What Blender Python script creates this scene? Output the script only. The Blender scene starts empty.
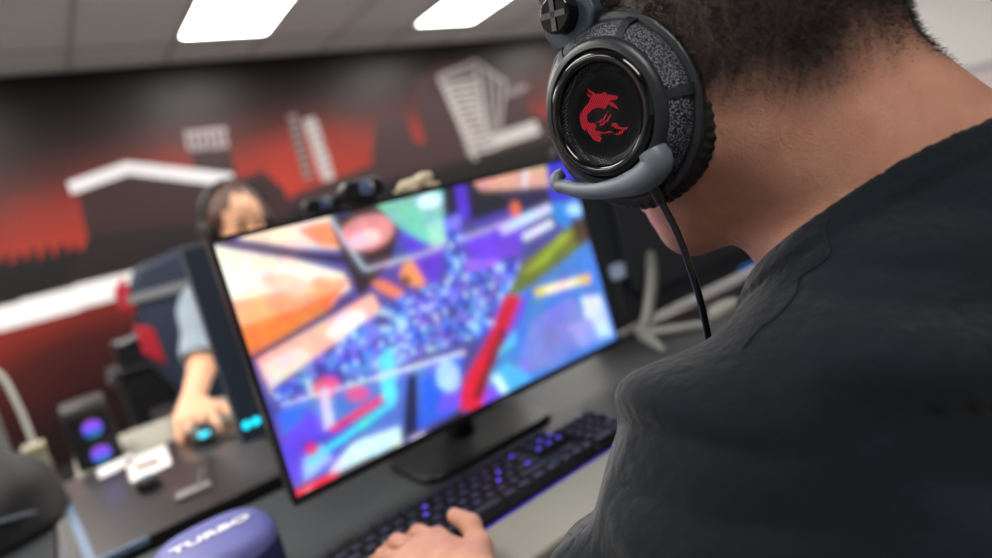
import bpy, bmesh, math, random
import numpy as np
from mathutils import Vector, Matrix
random.seed(4); rng = np.random.default_rng(4)
CZ = 1.13            # eye height of the camera
DESK = 0.75
SC = bpy.context.scene
COL = SC.collection
V = Vector
def W(x, y, z): return V((x, y, z + CZ))

# ------------------------------------------------------------------ materials
def srgb(c):
    return tuple(((v/255)/12.92 if v/255 <= .04045 else ((v/255+.055)/1.055)**2.4) for v in c)
def mat(name, col, rough=.5, metal=0, emit=None, es=0, noise=None, bump=None, coat=0, trans=0, spec=.5, sss=0, var=None, ior=1.45):
    m = bpy.data.materials.new(name); m.use_nodes = True
    nt = m.node_tree; b = nt.nodes['Principled BSDF']; L = nt.links
    c = (*srgb(col), 1)
    b.inputs['Base Color'].default_value = c
    b.inputs['Roughness'].default_value = rough; b.inputs['Metallic'].default_value = metal
    b.inputs['Coat Weight'].default_value = coat; b.inputs['Transmission Weight'].default_value = trans
    b.inputs['Specular IOR Level'].default_value = spec; b.inputs['IOR'].default_value = ior
    if sss:
        b.inputs['Subsurface Weight'].default_value = sss
        b.inputs['Subsurface Radius'].default_value = (.012, .005, .003); b.inputs['Subsurface Scale'].default_value = 1
    if emit:
        b.inputs['Emission Color'].default_value = (*srgb(emit), 1); b.inputs['Emission Strength'].default_value = es
    tc = nt.nodes.new('ShaderNodeTexCoord')
    if var:      # (scale, amount, second colour)
        n = nt.nodes.new('ShaderNodeTexNoise'); n.inputs['Scale'].default_value = var[0]; n.inputs['Detail'].default_value = 5
        mx = nt.nodes.new('ShaderNodeMix'); mx.data_type = 'RGBA'
        rp = nt.nodes.new('ShaderNodeMapRange'); rp.inputs[1].default_value = .35; rp.inputs[2].default_value = .65
        rp.inputs[4].default_value = var[1]
        L.new(tc.outputs['Object'], n.inputs['Vector']); L.new(n.outputs['Fac'], rp.inputs[0]); L.new(rp.outputs[0], mx.inputs[0])
        mx.inputs[6].default_value = c; mx.inputs[7].default_value = (*srgb(var[2]), 1)
        L.new(mx.outputs[2], b.inputs['Base Color'])
    if bump:     # list of (scale, distance, kind)
        prev = None
        for sc, dist, kind in bump:
            if kind == 'v': n = nt.nodes.new('ShaderNodeTexVoronoi')
            else: n = nt.nodes.new('ShaderNodeTexNoise'); n.inputs['Detail'].default_value = 3
            n.inputs['Scale'].default_value = sc; L.new(tc.outputs['Object'], n.inputs['Vector'])
            bp = nt.nodes.new('ShaderNodeBump'); bp.inputs['Distance'].default_value = dist
            L.new(n.outputs[0], bp.inputs['Height'])
            if prev: L.new(prev.outputs[0], bp.inputs['Normal'])
            prev = bp
        L.new(prev.outputs[0], b.inputs['Normal'])
    return m
def attr_color(m, emis=False, strength=1, mixcol=None, attr='Col'):
    nt = m.node_tree; b = nt.nodes['Principled BSDF']
    a = nt.nodes.new('ShaderNodeAttribute'); a.attribute_name = attr
    if emis:
        nt.links.new(a.outputs['Color'], b.inputs['Emission Color']); b.inputs['Emission Strength'].default_value = strength
    elif mixcol is None: nt.links.new(a.outputs['Color'], b.inputs['Base Color'])
    else:
        mx = nt.nodes.new('ShaderNodeMix'); mx.data_type = 'RGBA'
        src = b.inputs['Base Color'].links[0].from_socket if b.inputs['Base Color'].links else None
        if src: nt.links.new(src, mx.inputs[6])
        else: mx.inputs[6].default_value = b.inputs['Base Color'].default_value
        mx.inputs[7].default_value = (*srgb(mixcol), 1)
        nt.links.new(a.outputs['Fac'], mx.inputs[0]); nt.links.new(mx.outputs[2], b.inputs['Base Color'])
    return m

# ------------------------------------------------------------------ objects
def tag(o, label=None, cat=None, group=None, kind=None):
    if label: o['label'] = label
    if cat: o['category'] = cat
    if group: o['group'] = group
    if kind: o['kind'] = kind
    return o
def thing(name, loc, label, cat, group=None):
    o = bpy.data.objects.new(name, None); COL.objects.link(o); o.location = loc
    o.empty_display_size = .05
    return tag(o, label, cat, group)
def base_of(p):
    v = V((0, 0, 0))
    while p is not None: v += p.location; p = p.parent
    return v
class MB:
    """collects shapes in world coordinates, links them as one mesh object"""
    def __init__(s): s.v = []; s.f = []; s.mi = []; s.cur = 0
    def add(s, vs, fs):
        o = len(s.v); s.v += [V(v) for v in vs]; s.f += [[i+o for i in f] for f in fs]; s.mi += [s.cur]*len(fs); return s
    def box(s, lo, hi, M=None):
        vs = [V((x, y, z)) for x in (lo[0], hi[0]) for y in (lo[1], hi[1]) for z in (lo[2], hi[2])]
        if M is not None: vs = [M @ v for v in vs]
        return s.add(vs, [(0,1,3,2),(4,6,7,5),(0,4,5,1),(2,3,7,6),(0,2,6,4),(1,5,7,3)])
    def lathe(s, prof, fr, n=48, sx=1, sy=1, mod=None, caps=True, arc=None):
        """prof = [(radius, height)], fr(x, y, h) -> world; closed around"""
        vs = []; fs = []
        for r, h in prof:
            for i in range(n):
                t = 2*math.pi*i/n; rr = r + (mod(t, r, h) if mod else 0)
                vs.append(fr(rr*math.cos(t)*sx, rr*math.sin(t)*sy, h))
        for k in range(len(prof)-1):
            for i in range(n):
                j = (i+1) % n; fs.append((k*n+i, k*n+j, (k+1)*n+j, (k+1)*n+i))
        if caps:
            fs.append(tuple(range(n))[::-1]); fs.append(tuple((len(prof)-1)*n+i for i in range(n)))
        return s.add(vs, fs)
    def tube(s, path, rad, n=12, closed=False):
        path = [V(p) for p in path]; m = len(path)
        if not hasattr(rad, '__len__'): rad = [rad]*m
        vs = []; fs = []; up = None
        for i, p in enumerate(path):
            a = path[(i-1) % m] if (i or closed) else p; b = path[(i+1) % m] if (i < m-1 or closed) else p
            t = (b-a).normalized()
            if up is None: up = t.orthogonal().normalized()
            up = (up - t*up.dot(t)).normalized(); w = t.cross(up)
            for k in range(n):
                an = 2*math.pi*k/n; vs.append(p + (up*math.cos(an)+w*math.sin(an))*rad[i])
        for i in range(m if closed else m-1):
            i2 = (i+1) % m
            for k in range(n):
                j = (k+1) % n; fs.append((i*n+k, i*n+j, i2*n+j, i2*n+k))
        if not closed: fs.append(tuple(range(n))[::-1]); fs.append(tuple((m-1)*n+k for k in range(n)))
        return s.add(vs, fs)
    def prism(s, poly, fr, h0, h1):
        n = len(poly); vs = [fr(x, y, h0) for x, y in poly] + [fr(x, y, h1) for x, y in poly]
        fs = [tuple(range(n))[::-1], tuple(range(n, 2*n))] + [(i, (i+1) % n, n+(i+1) % n, n+i) for i in range(n)]
        return s.add(vs, fs)
    def build(s, name, mats, parent=None, bevel=0, smooth=35, seg=2):
        me = bpy.data.meshes.new(name)
        off = base_of(parent)
        me.from_pydata([v-off for v in s.v], [], s.f); me.update()
        if not isinstance(mats, (list, tuple)): mats = [mats]
        for m in mats: me.materials.append(m)
        if len(mats) > 1: me.polygons.foreach_set('material_index', s.mi)
        bm = bmesh.new(); bm.from_mesh(me); bmesh.ops.recalc_face_normals(bm, faces=bm.faces); bm.to_mesh(me); bm.free()
        if smooth:
            me.shade_smooth(); me.set_sharp_from_angle(angle=math.radians(smooth))
        o = bpy.data.objects.new(name, me); COL.objects.link(o); o.parent = parent
        if bevel:
            b = o.modifiers.new('bevel', 'BEVEL'); b.width = bevel; b.segments = seg; b.limit_method = 'ANGLE'
            b.harden_normals = False
        return o
def WF(x, y, z): return V((x, y, z))
def catmull(pts, n=10):
    pts = [V(p) for p in pts]; out = []
    P = [pts[0]*2-pts[1]] + pts + [pts[-1]*2-pts[-2]]
    for i in range(1, len(P)-2):
        for k in range(n):
            t = k/n; a, b, c, d = P[i-1:i+3]
            out.append(.5*((2*b)+(c-a)*t+(2*a-5*b+4*c-d)*t*t+(3*b-a-3*c+d)*t**3))
    return out+[pts[-1]]
def rrect(w, h, r, n=5):
    o = []
    for cx, cy, a0 in ((w/2-r, h/2-r, 0), (-w/2+r, h/2-r, 90), (-w/2+r, -h/2+r, 180), (w/2-r, -h/2+r, 270)):
        for k in range(n+1):
            a = math.radians(a0+90*k/n); o.append((cx+r*math.cos(a), cy+r*math.sin(a)))
    return o
def text_mesh(name, body, size, M, matr, parent, ext=.0004):
    cu = bpy.data.curves.new(name, 'FONT'); cu.body = body; cu.size = size; cu.align_x = 'CENTER'; cu.align_y = 'CENTER'; cu.extrude = ext; cu.offset = .0007
    o = bpy.data.objects.new(name, cu); COL.objects.link(o)
    dg = bpy.context.evaluated_depsgraph_get(); me = bpy.data.meshes.new_from_object(o.evaluated_get(dg))
    bpy.data.objects.remove(o); bpy.data.curves.remove(cu)
    me.transform(Matrix.Translation(-base_of(parent)) @ M)
    me.materials.clear(); me.materials.append(matr)
    o = bpy.data.objects.new(name, me); COL.objects.link(o); o.parent = parent
    return o

# ------------------------------------------------------------------ signed distance modelling for bodies and cloth
def A(*v): return np.array(v, float)
def rc(p, a, b, ra, rb):
    a = np.asarray(a, float); b = np.asarray(b, float); ab = b-a; t = np.clip(((p-a)@ab)/(ab@ab), 0, 1)
    return np.linalg.norm(p-a-t[:, None]*ab, axis=1) - (ra+(rb-ra)*t)
def el(p, c, r, R=None):
    q = p-np.asarray(c, float)
    if R is not None: q = q@R
    r = np.asarray(r, float); k0 = np.linalg.norm(q/r, axis=1); k1 = np.linalg.norm(q/(r*r), axis=1)
    return k0*(k0-1)/np.maximum(k1, 1e-6)
def smin(a, b, k):
    h = np.maximum(k-np.abs(a-b), 0)/k
    return np.minimum(a, b)-h*h*k*.25
def smax(a, b, k): return -smin(-a, -b, k)
def nets(sdf, lo, hi, h, B=8, relax=2):
    lo = np.array(lo, float); n = np.ceil((np.array(hi)-lo)/(B*h)).astype(int)
    g = np.stack(np.meshgrid(*[np.arange(k) for k in n], indexing='ij'), -1).reshape(-1, 3)
    d = sdf(lo+(g+.5)*B*h); g = g[np.abs(d) < B*h*1.35]
    c = np.arange(B+1); off = np.stack(np.meshgrid(c, c, c, indexing='ij'), -1)
    NN = n*B+4; verts = []; keys = []; quads = []
    def key(i): return ((i[..., 0]+1)*NN[1]+(i[..., 1]+1))*NN[2]+(i[..., 2]+1)
    for s in range(0, len(g), 400):
        gb = g[s:s+400]; idx = gb[:, None, None, None, :]*B+off
        val = sdf((lo+idx*h).reshape(-1, 3)).reshape(idx.shape[:-1])
        cs = {}
        for a in (0, 1):
            for b in (0, 1):
                for e in (0, 1): cs[a, b, e] = val[:, a:B+a, b:B+b, e:B+e]
        st = np.stack([cs[k] for k in cs]); neg = st < 0; act = neg.any(0) & ~neg.all(0)
        acc = np.zeros(act.shape+(3,)); cnt = np.zeros(act.shape)
        for k in cs:
            for ax in range(3):
                if k[ax]: continue
                k2 = list(k); k2[ax] = 1; v0 = cs[k]; v1 = cs[tuple(k2)]; cr = (v0 < 0) != (v1 < 0)
                t = np.where(cr, v0/np.where(cr, v0-v1, 1), 0)
                pt = np.zeros(act.shape+(3,)); pt[...] = k; pt[..., ax] += t
                acc += pt*cr[..., None]; cnt += cr
        bi = idx[:, :B, :B, :B]; pos = lo+(bi+acc/np.maximum(cnt, 1)[..., None])*h
        verts.append(pos[act]); keys.append(key(bi[act]))
        for ax in range(3):
            u, w = (ax+1) % 3, (ax+2) % 3
            sl = [slice(0, B)]*3; v0 = val[:, sl[0], sl[1], sl[2]]
            sl2 = list(sl); sl2[ax] = slice(1, B+1); v1 = val[(slice(None),)+tuple(sl2)]
            cr = (v0 < 0) != (v1 < 0); base = bi[cr]; flip = v0[cr] < 0
            eu = np.zeros(3, int); eu[u] = 1; ew = np.zeros(3, int); ew[w] = 1
            q = np.stack([key(base-eu-ew), key(base-ew), key(base), key(base-eu)], 1)
            q[~flip] = q[~flip][:, ::-1]; quads.append(q)
    keys = np.concatenate(keys); verts = np.concatenate(verts); quads = np.concatenate(quads)
    o = np.argsort(keys); keys = keys[o]; verts = verts[o]
    ix = np.searchsorted(keys, quads); ix = np.minimum(ix, len(keys)-1); ok = (keys[ix] == quads).all(1)
    quads = ix[ok]
    for _ in range(relax):
        gr, d = grad(sdf, verts); verts = verts-gr*np.clip(d, -h, h)[:, None]*.9
    return verts, quads
def grad(sdf, p, e=.0008):
    K = A([1,-1,-1], [-1,-1,1], [-1,1,-1], [1,1,1])
    v = [sdf(p+k*e) for k in K]; g = sum(k*x[:, None] for k, x in zip(K, v))
    return g/np.maximum(np.linalg.norm(g, axis=1), 1e-9)[:, None], sum(v)/4
def np_mesh(name, verts, quads, m, parent=None, attrs=None, sub=0):
    me = bpy.data.meshes.new(name); off = np.array(base_of(parent))
    me.from_pydata((verts-off).tolist(), [], quads.tolist()); me.update(); me.materials.append(m)
    me.shade_smooth()
    for k, v in (attrs or {}).items():
        a = me.attributes.new(k, 'FLOAT', 'POINT'); a.data.foreach_set('value', v.astype(np.float32))
    o = bpy.data.objects.new(name, me); COL.objects.link(o); o.parent = parent
    if sub: s = o.modifiers.new('sub', 'SUBSURF'); s.levels = sub; s.render_levels = sub
    return o
def chain(p, pts, rad, k=.006):
    d = None
    for i in range(len(pts)-1):
        e = rc(p, pts[i], pts[i+1], rad[i], rad[i+1]); d = e if d is None else smin(d, e, k)
    return d
def hand_pts(wrist, fwd, side, up, curl=(20, 45, 35), spread=1., thumb=None, index_curl=None):
    """side = thumb side; returns finger chains in world coordinates"""
    w, f, s, u = [np.array(x, float) for x in (wrist, fwd, side, up)]
    out = []
    for i, (kf, ks, ln, r) in enumerate(((.088, .030, .95, .0088), (.092, .009, 1.05, .0090), (.088, -.012, .98, .0086), (.079, -.031, .78, .0076))):
        k = w+f*kf+s*ks*spread; d0 = f+s*(ks*2.2*spread); d0 /= np.linalg.norm(d0); a = 0; pts = [k]
        cu = index_curl if (i == 0 and index_curl) else curl
        for c, l in zip(cu, (.044, .027, .021)):
            a += math.radians(c); pts.append(pts[-1]+(d0*math.cos(a)-u*math.sin(a))*l*ln)
        out.append((pts, [r*1.12, r, r*.93, r*.8], k))
    th = thumb or ((.022, .026, -.008), (.050, .047, -.014), (.076, .050, -.018), (.097, .040, -.022))
    out.append(([w+f*a+s*b+u*c for a, b, c in th], [.015, .0118, .0105, .0085], None))
    return out
def hand_sdf(p, wrist, fwd, side, up, **kw):
    w, f, s, u = [np.array(x, float) for x in (wrist, fwd, side, up)]
    fs = hand_pts(wrist, fwd, side, up, **kw)
    R = np.stack([f, s, u], 1)
    d = el(p, w+f*.045, (.056, .041, .017), R)
    d = smin(d, rc(p, w-f*.01, w+f*.03, .024, .024), .02)
    for pts, r, k in fs[:4]: d = smin(d, rc(p, w+f*.025+(k-w-f*.088)*.4, k, .013, .0115), .012)
    d = smin(d, rc(p, w+f*.015+s*.012, fs[4][0][1], .018, .0125), .014)
    fd = None
    for pts, r, k in fs:
        e = chain(p, pts, r); fd = e if fd is None else smin(fd, e, .0025)
    return smin(d, fd, .007)
# ------------------------------------------------------------------ colours and materials
M_black = mat('black_plastic', (22, 23, 26), .38)
M_blacksoft = mat('matte_black_plastic', (30, 32, 36), .55, bump=[(900, .0002, 'n')])
M_gloss = mat('glossy_black_plastic', (5, 5, 7), .12, coat=.15)
M_grey = mat('grey_rubber', (92, 100, 110), .42, bump=[(1500, .0001, 'n')])
M_navy = mat('navy_plastic', (54, 66, 82), .45)
M_chrome = mat('dark_chrome', (120, 122, 128), .14, metal=1)
M_silver = mat('silver_plastic', (135, 136, 132), .4, metal=.2)
M_white = mat('white_plastic', (225, 225, 222), .4)
M_desk = mat('desk_laminate', (46, 49, 53), .5, var=(60, .5, (40, 43, 47)), bump=[(400, .0002, 'n')])
M_desk2 = mat('beige_laminate', (150, 148, 136), .5, var=(30, .4, (140, 138, 128)))
M_metal = mat('grey_steel', (110, 112, 114), .4, metal=.8)
M_dim = mat('dim_grey_plastic', (44, 48, 55), .5)
M_teal = mat('teal_led', (10, 120, 140), .4, emit=(20, 190, 215), es=2.2)
M_purple = mat('purple_led', (50, 30, 150), .4, emit=(84, 40, 255), es=.28)
M_blue = mat('blue_led', (20, 70, 140), .4, emit=(10, 110, 210), es=.8)
M_red = mat('red_leather', (170, 12, 40), .5)

# ------------------------------------------------------------------ the room
X0, X1, Y0, Y1, H = -3.4, 7.4, -3.2, 5.03, CZ+1.5
def slab(name, lo, hi, m, kind='structure'):
    return tag(MB().box(lo, hi).build(name, m, smooth=0), kind=kind)
M_floor = mat('carpet_floor', (112, 112, 114), .9, var=(14, .6, (98, 98, 102)), bump=[(300, .002, 'n')])
slab('floor', (X0, Y0, -.1), (X1, Y1, 0), M_floor)
M_ceil = mat('ceiling_tile', (216, 214, 210), .85, var=(120, .25, (194, 195, 194)), bump=[(260, .001, 'n')])
cb = MB()
slab('ceiling', (X0, Y0, H), (X1, Y1, H+.1), M_ceil)
M_wall = mat('wall_paint', (206, 206, 203), .7, bump=[(160, .0006, 'n')])
M_dado = mat('lower_wall_paint', (200, 188, 187), .7, bump=[(160, .0006, 'n')])
slab('wall_right', (X1, Y0, 0), (X1+.1, Y1+.1, H), M_wall)
slab('wall_left', (X0-.1, Y0, 0), (X0, Y1+.1, H), M_wall)
slab('wall_front', (X0-.1, Y0-.1, 0), (X1+.1, Y0, H), M_wall)
M_rail = mat('grey_rail_paint', (150, 152, 156), .5)
slab('trim_1', (X1-.028, Y0, CZ-.01), (X1, Y1, CZ+.05), M_rail)
slab('trim_2', (X1-.012, Y0, 0), (X1, Y1, CZ-.01), M_dado)
M_base = mat('baseboard_paint', (40, 40, 42), .5)
slab('baseboard_back', (X0, Y1-.015, 0), (X1-.02, Y1-.001, .1), M_base)
slab('baseboard_left', (X0, Y0, 0), (X0+.015, Y1-.02, .1), M_base)
# suspended ceiling grid
g = MB(); T = .6
x = .53
while x > X0: x -= T
x += T
while x < X1:
    g.box((x-.012, Y0, H-.006), (x+.012, Y1, H+.004)); x += T
y = 4.6-.0
while y > Y0:
    g.box((X0, y-.012, H-.0055), (X1, y+.012, H+.0045)); y -= T*2
tag(g.build('trim_3', mat('ceiling_grid_paint', (160, 160, 158), .6), smooth=0), kind='structure')

# painted wall graphic: flat colours in the mesh of the back wall
def decode(shapes):
    return [(A(*srgb(c)), pl) for c, pl in shapes]
def inside(px, py, poly):
    r = np.zeros(px.shape, bool); n = len(poly)
    for i in range(n):
        x1, y1 = poly[i]; x2, y2 = poly[(i+1) % n]
        if y1 == y2: continue
        r ^= ((y1 > py) != (y2 > py)) & (px < (x2-x1)*(py-y1)/(y2-y1)+x1)
    return r
def paint_grid(name, nx, ny, fr, colfn, m, parent=None):
    u, v = np.meshgrid((np.arange(nx)+.5)/nx, (np.arange(ny)+.5)/ny)
    col = colfn(u.ravel(), v.ravel())
    gu, gv = np.meshgrid(np.arange(nx+1)/nx, np.arange(ny+1)/ny)
    pts = fr(gu.ravel(), gv.ravel())
    i, j = np.meshgrid(np.arange(nx), np.arange(ny)); b = (j*(nx+1)+i).ravel()
    q = np.stack([b, b+1, b+nx+2, b+nx+1], 1)
    me = bpy.data.meshes.new(name); off = np.array(base_of(parent))
    me.from_pydata((pts-off).tolist(), [], q.tolist()); me.update(); me.materials.append(m)
    at = me.attributes.new('Col', 'FLOAT_COLOR', 'CORNER')
    c4 = np.ones((len(q), 4, 4), np.float32); c4[:, :, :3] = col[:, None, :]
    at.data.foreach_set('color', c4.ravel())
    o = bpy.data.objects.new(name, me); COL.objects.link(o); o.parent = parent
    return o
def smooth_noise(x, y, s, seed):
    r = np.random.default_rng(seed); g = r.random((64, 64)); fx = x/s+100; fy = y/s+100
    ix = np.floor(fx).astype(int); iy = np.floor(fy).astype(int); tx = fx-ix; ty = fy-iy; tx = tx*tx*(3-2*tx); ty = ty*ty*(3-2*ty)
    a = lambda i, j: g[(ix+i) % 64, (iy+j) % 64]
    return (a(0,0)*(1-tx)+a(1,0)*tx)*(1-ty)+(a(0,1)*(1-tx)+a(1,1)*tx)*ty
MURAL = decode([
((20, 18, 20), ((-1.31, 0.292), (-1.197, 0.635), (-1.06, 0.381), (-0.972, 0.412), (-0.732, 0.371), (-0.627, 0.432), (-0.47, 0.338), (-0.302, 0.419), (-0.168, 0.357), (-0.112, 0.408), (-0.117, 0.317), (-0.049, 0.405), (-0.041, 0.323), (0.028, 0.412), (0.033, 0.316), (0.105, 0.412), (0.109, 0.309), (0.184, 0.413), (0.19, 0.315), (0.244, 0.384), (0.258, 0.312), (0.313, 0.339), (0.312, 0.255), (0.888, 0.185), (1.806, 0.304), (1.735, 0.069), (-0.268, 0.004), (-1.376, -0.078))),
((50, 31, 35), ((0.359, 0.703), (0.705, 0.806), (1.373, 0.578), (1.212, -0.016), (0.305, 0.229))),
((32, 26, 29), ((0.344, 0.408), (0.933, 0.34), (1.329, 0.327), (1.208, -0.079), (0.081, 0.097))),
((52, 34, 38), ((1.127, 0.881), (1.397, 0.861), (1.393, 0.542), (1.109, 0.628))),
((50, 31, 35), ((1.342, 0.576), (1.591, 0.632), (1.722, 0.445), (1.717, 0.232), (1.218, 0.156))),
((58, 40, 43), ((1.699, 0.368), (1.837, 0.406), (2.527, 0.508), (2.637, 0.801), (2.75, 0.91), (2.908, 0.926), (2.987, 0.806), (3.005, 0.656), (3.103, 0.586), (3.129, 0.917), (3.185, 1.205), (3.557, 1.322), (4.402, 1.092), (4.426, 0.736), (4.861, 0.551), (5.12, -0.004), (1.7, -0.047))),
((24, 22, 24), ((1.72, 0.298), (2.979, 0.363), (4.785, 0.409), (5.426, 0.428), (5.026, -0.79), (1.622, -0.027))),
((210, 210, 215), ((0.323, 0.696), (0.708, 0.769), (0.706, 0.857), (0.323, 0.78))),
((205, 205, 210), ((0.676, 0.765), (1.329, 0.551), (1.368, 0.645), (0.71, 0.851))),
((150, 142, 144), ((1.122, 1.006), (1.109, 0.866), (1.137, 0.868), (1.15, 1.008))),
((150, 142, 144), ((1.172, 1.003), (1.159, 0.862), (1.188, 0.864), (1.201, 1.005))),
((150, 142, 144), ((1.223, 1), (1.21, 0.859), (1.239, 0.86), (1.252, 1.002))),
((150, 142, 144), ((1.275, 0.997), (1.262, 0.855), (1.291, 0.857), (1.304, 0.999))),
((150, 142, 144), ((1.327, 0.994), (1.314, 0.851), (1.343, 0.853), (1.356, 0.997))),
((150, 142, 144), ((1.38, 0.992), (1.367, 0.848), (1.397, 0.849), (1.41, 0.994))),
((150, 142, 144), ((1.129, 0.978), (1.422, 0.966), (1.428, 0.996), (1.135, 1.007))),
((130, 122, 124), ((1.122, 0.86), (1.399, 0.838), (1.405, 0.868), (1.128, 0.888))),
((88, 72, 74), ((1.908, 1.032), (1.896, 0.483), (1.981, 0.489), (1.993, 1.043))),
((130, 118, 118), ((1.913, 0.99), (1.991, 0.996), (1.993, 1.02), (1.915, 1.013))),
((130, 118, 118), ((1.912, 0.929), (1.99, 0.935), (1.992, 0.959), (1.914, 0.953))),
((130, 118, 118), ((1.911, 0.869), (1.989, 0.874), (1.99, 0.898), (1.912, 0.893))),
((130, 118, 118), ((1.909, 0.809), (1.988, 0.813), (1.989, 0.837), (1.911, 0.833))),
((130, 118, 118), ((1.908, 0.748), (1.987, 0.752), (1.988, 0.776), (1.91, 0.772))),
((130, 118, 118), ((1.907, 0.687), (1.985, 0.691), (1.987, 0.715), (1.909, 0.711))),
((130, 118, 118), ((1.906, 0.626), (1.984, 0.629), (1.986, 0.654), (1.907, 0.65))),
((130, 118, 118), ((1.904, 0.565), (1.983, 0.568), (1.985, 0.592), (1.906, 0.589))),
((130, 118, 118), ((1.903, 0.504), (1.982, 0.506), (1.983, 0.53), (1.905, 0.528))),
((175, 168, 168), ((2.03, 0.97), (2.048, 0.448), (2.164, 0.46), (2.144, 0.988))),
((130, 120, 120), ((2.05, 0.934), (2.149, 0.946), (2.15, 0.962), (2.05, 0.95))),
((130, 120, 120), ((2.052, 0.873), (2.152, 0.884), (2.152, 0.9), (2.052, 0.889))),
((130, 120, 120), ((2.054, 0.811), (2.154, 0.821), (2.154, 0.837), (2.054, 0.827))),
((130, 120, 120), ((2.056, 0.749), (2.157, 0.758), (2.157, 0.774), (2.057, 0.765))),
((130, 120, 120), ((2.059, 0.686), (2.159, 0.695), (2.159, 0.712), (2.059, 0.702))),
((130, 120, 120), ((2.061, 0.624), (2.162, 0.632), (2.162, 0.648), (2.061, 0.64))),
((130, 120, 120), ((2.063, 0.561), (2.164, 0.568), (2.164, 0.585), (2.063, 0.577))),
((130, 120, 120), ((2.065, 0.498), (2.167, 0.505), (2.167, 0.521), (2.066, 0.514))),
((178, 172, 170), ((3.498, 1.083), (3.864, 1.105), (3.867, 1.14), (3.501, 1.117))),
((178, 172, 170), ((3.503, 1.024), (3.866, 1.044), (3.868, 1.079), (3.505, 1.058))),
((178, 172, 170), ((3.508, 0.964), (3.867, 0.983), (3.869, 1.018), (3.51, 0.999))),
((178, 172, 170), ((3.513, 0.904), (3.868, 0.921), (3.87, 0.957), (3.515, 0.939))),
((178, 172, 170), ((3.517, 0.845), (3.869, 0.86), (3.871, 0.896), (3.519, 0.879))),
((178, 172, 170), ((3.522, 0.784), (3.87, 0.798), (3.872, 0.834), (3.524, 0.819))),
((178, 172, 170), ((3.527, 0.724), (3.872, 0.737), (3.873, 0.773), (3.529, 0.759))),
((178, 172, 170), ((3.532, 0.663), (3.873, 0.675), (3.874, 0.711), (3.533, 0.698))),
((178, 172, 170), ((3.537, 0.603), (3.874, 0.613), (3.875, 0.649), (3.538, 0.638))),
((178, 172, 170), ((3.542, 0.542), (3.875, 0.55), (3.876, 0.587), (3.543, 0.577))),
((178, 172, 170), ((3.547, 0.48), (3.876, 0.488), (3.877, 0.524), (3.548, 0.516))),
((178, 172, 170), ((3.551, 0.419), (3.878, 0.425), (3.878, 0.462), (3.552, 0.454))),
((170, 165, 163), ((3.43, 1.195), (3.606, 0.361), (3.648, 0.368), (3.47, 1.204))),
((160, 152, 150), ((3.453, 1.184), (3.926, 1.287), (3.919, 1.32), (3.447, 1.215))),
((160, 152, 150), ((3.908, 1.293), (4.224, 1.035), (4.254, 1.057), (3.937, 1.314))),
((165, 160, 158), ((3.886, 1.255), (3.808, 0.532), (3.851, 0.531), (3.929, 1.257))),
((150, 145, 143), ((4.002, 1.207), (3.878, 0.573), (3.909, 0.571), (4.033, 1.207))),
((150, 145, 143), ((4.095, 1.14), (3.954, 0.613), (3.986, 0.61), (4.127, 1.138))),
((150, 145, 143), ((4.185, 1.052), (3.992, 0.61), (4.023, 0.603), (4.216, 1.047))),
((120, 112, 110), ((3.497, 1.13), (3.874, 1.192), (3.869, 1.248), (3.492, 1.185))),
((125, 115, 114), ((4.185, 0.912), (4.503, 0.97), (4.49, 1.029), (4.173, 0.969))),
((178, 174, 172), ((3.891, 0.435), (4.522, 0.495), (4.504, 0.638), (3.877, 0.571))),
((228, 228, 230), ((-1.401, -0.077), (0.411, -0.056), (0.42, 0.109), (-1.389, 0.049))),
((228, 228, 230), ((0.41, -0.056), (4.659, -0.115), (4.655, 0.142), (0.421, 0.109)))])
def mural_col(u, v):
    x = X0+u*(X1-X0); z = v*H-CZ
    st = [(-1.2, (14, 10, 11)), (-.55, (34, 14, 15)), (-.1, (74, 24, 24)), (.3, (166, 52, 38)), (.5, (160, 50, 38)), (.75, (132, 44, 36)), (.95, (76, 34, 31)), (1.15, (38, 20, 20)), (1.35, (18, 13, 14)), (1.6, (14, 12, 13))]
    zs = [a for a, _ in st]; cs = A(*[srgb(c) for _, c in st])
    zz = z+.25*(smooth_noise(x, z, .7, 3)-.5)+.22*np.clip((1.0-x)/.8, 0, 1.6)
    col = np.stack([np.interp(zz, zs, cs[:, k]) for k in range(3)], 1)
    col *= (.98-.25*smooth_noise(x, z, .25, 5))[:, None]
    for c, pl in MURAL:
        col[inside(x, z, pl)] = c
    return col
M_mural = attr_color(mat('printed_wall_graphic', (60, 20, 20), .44, spec=.32, bump=[(60, .0006, 'n')]))
MX, MZ = 1080, 264
tag(paint_grid('wall_back', MX, MZ, lambda u, v: np.stack([X0+u*(X1-X0), np.full(u.shape, Y1), v*H], 1), mural_col, M_mural), kind='structure')

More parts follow.
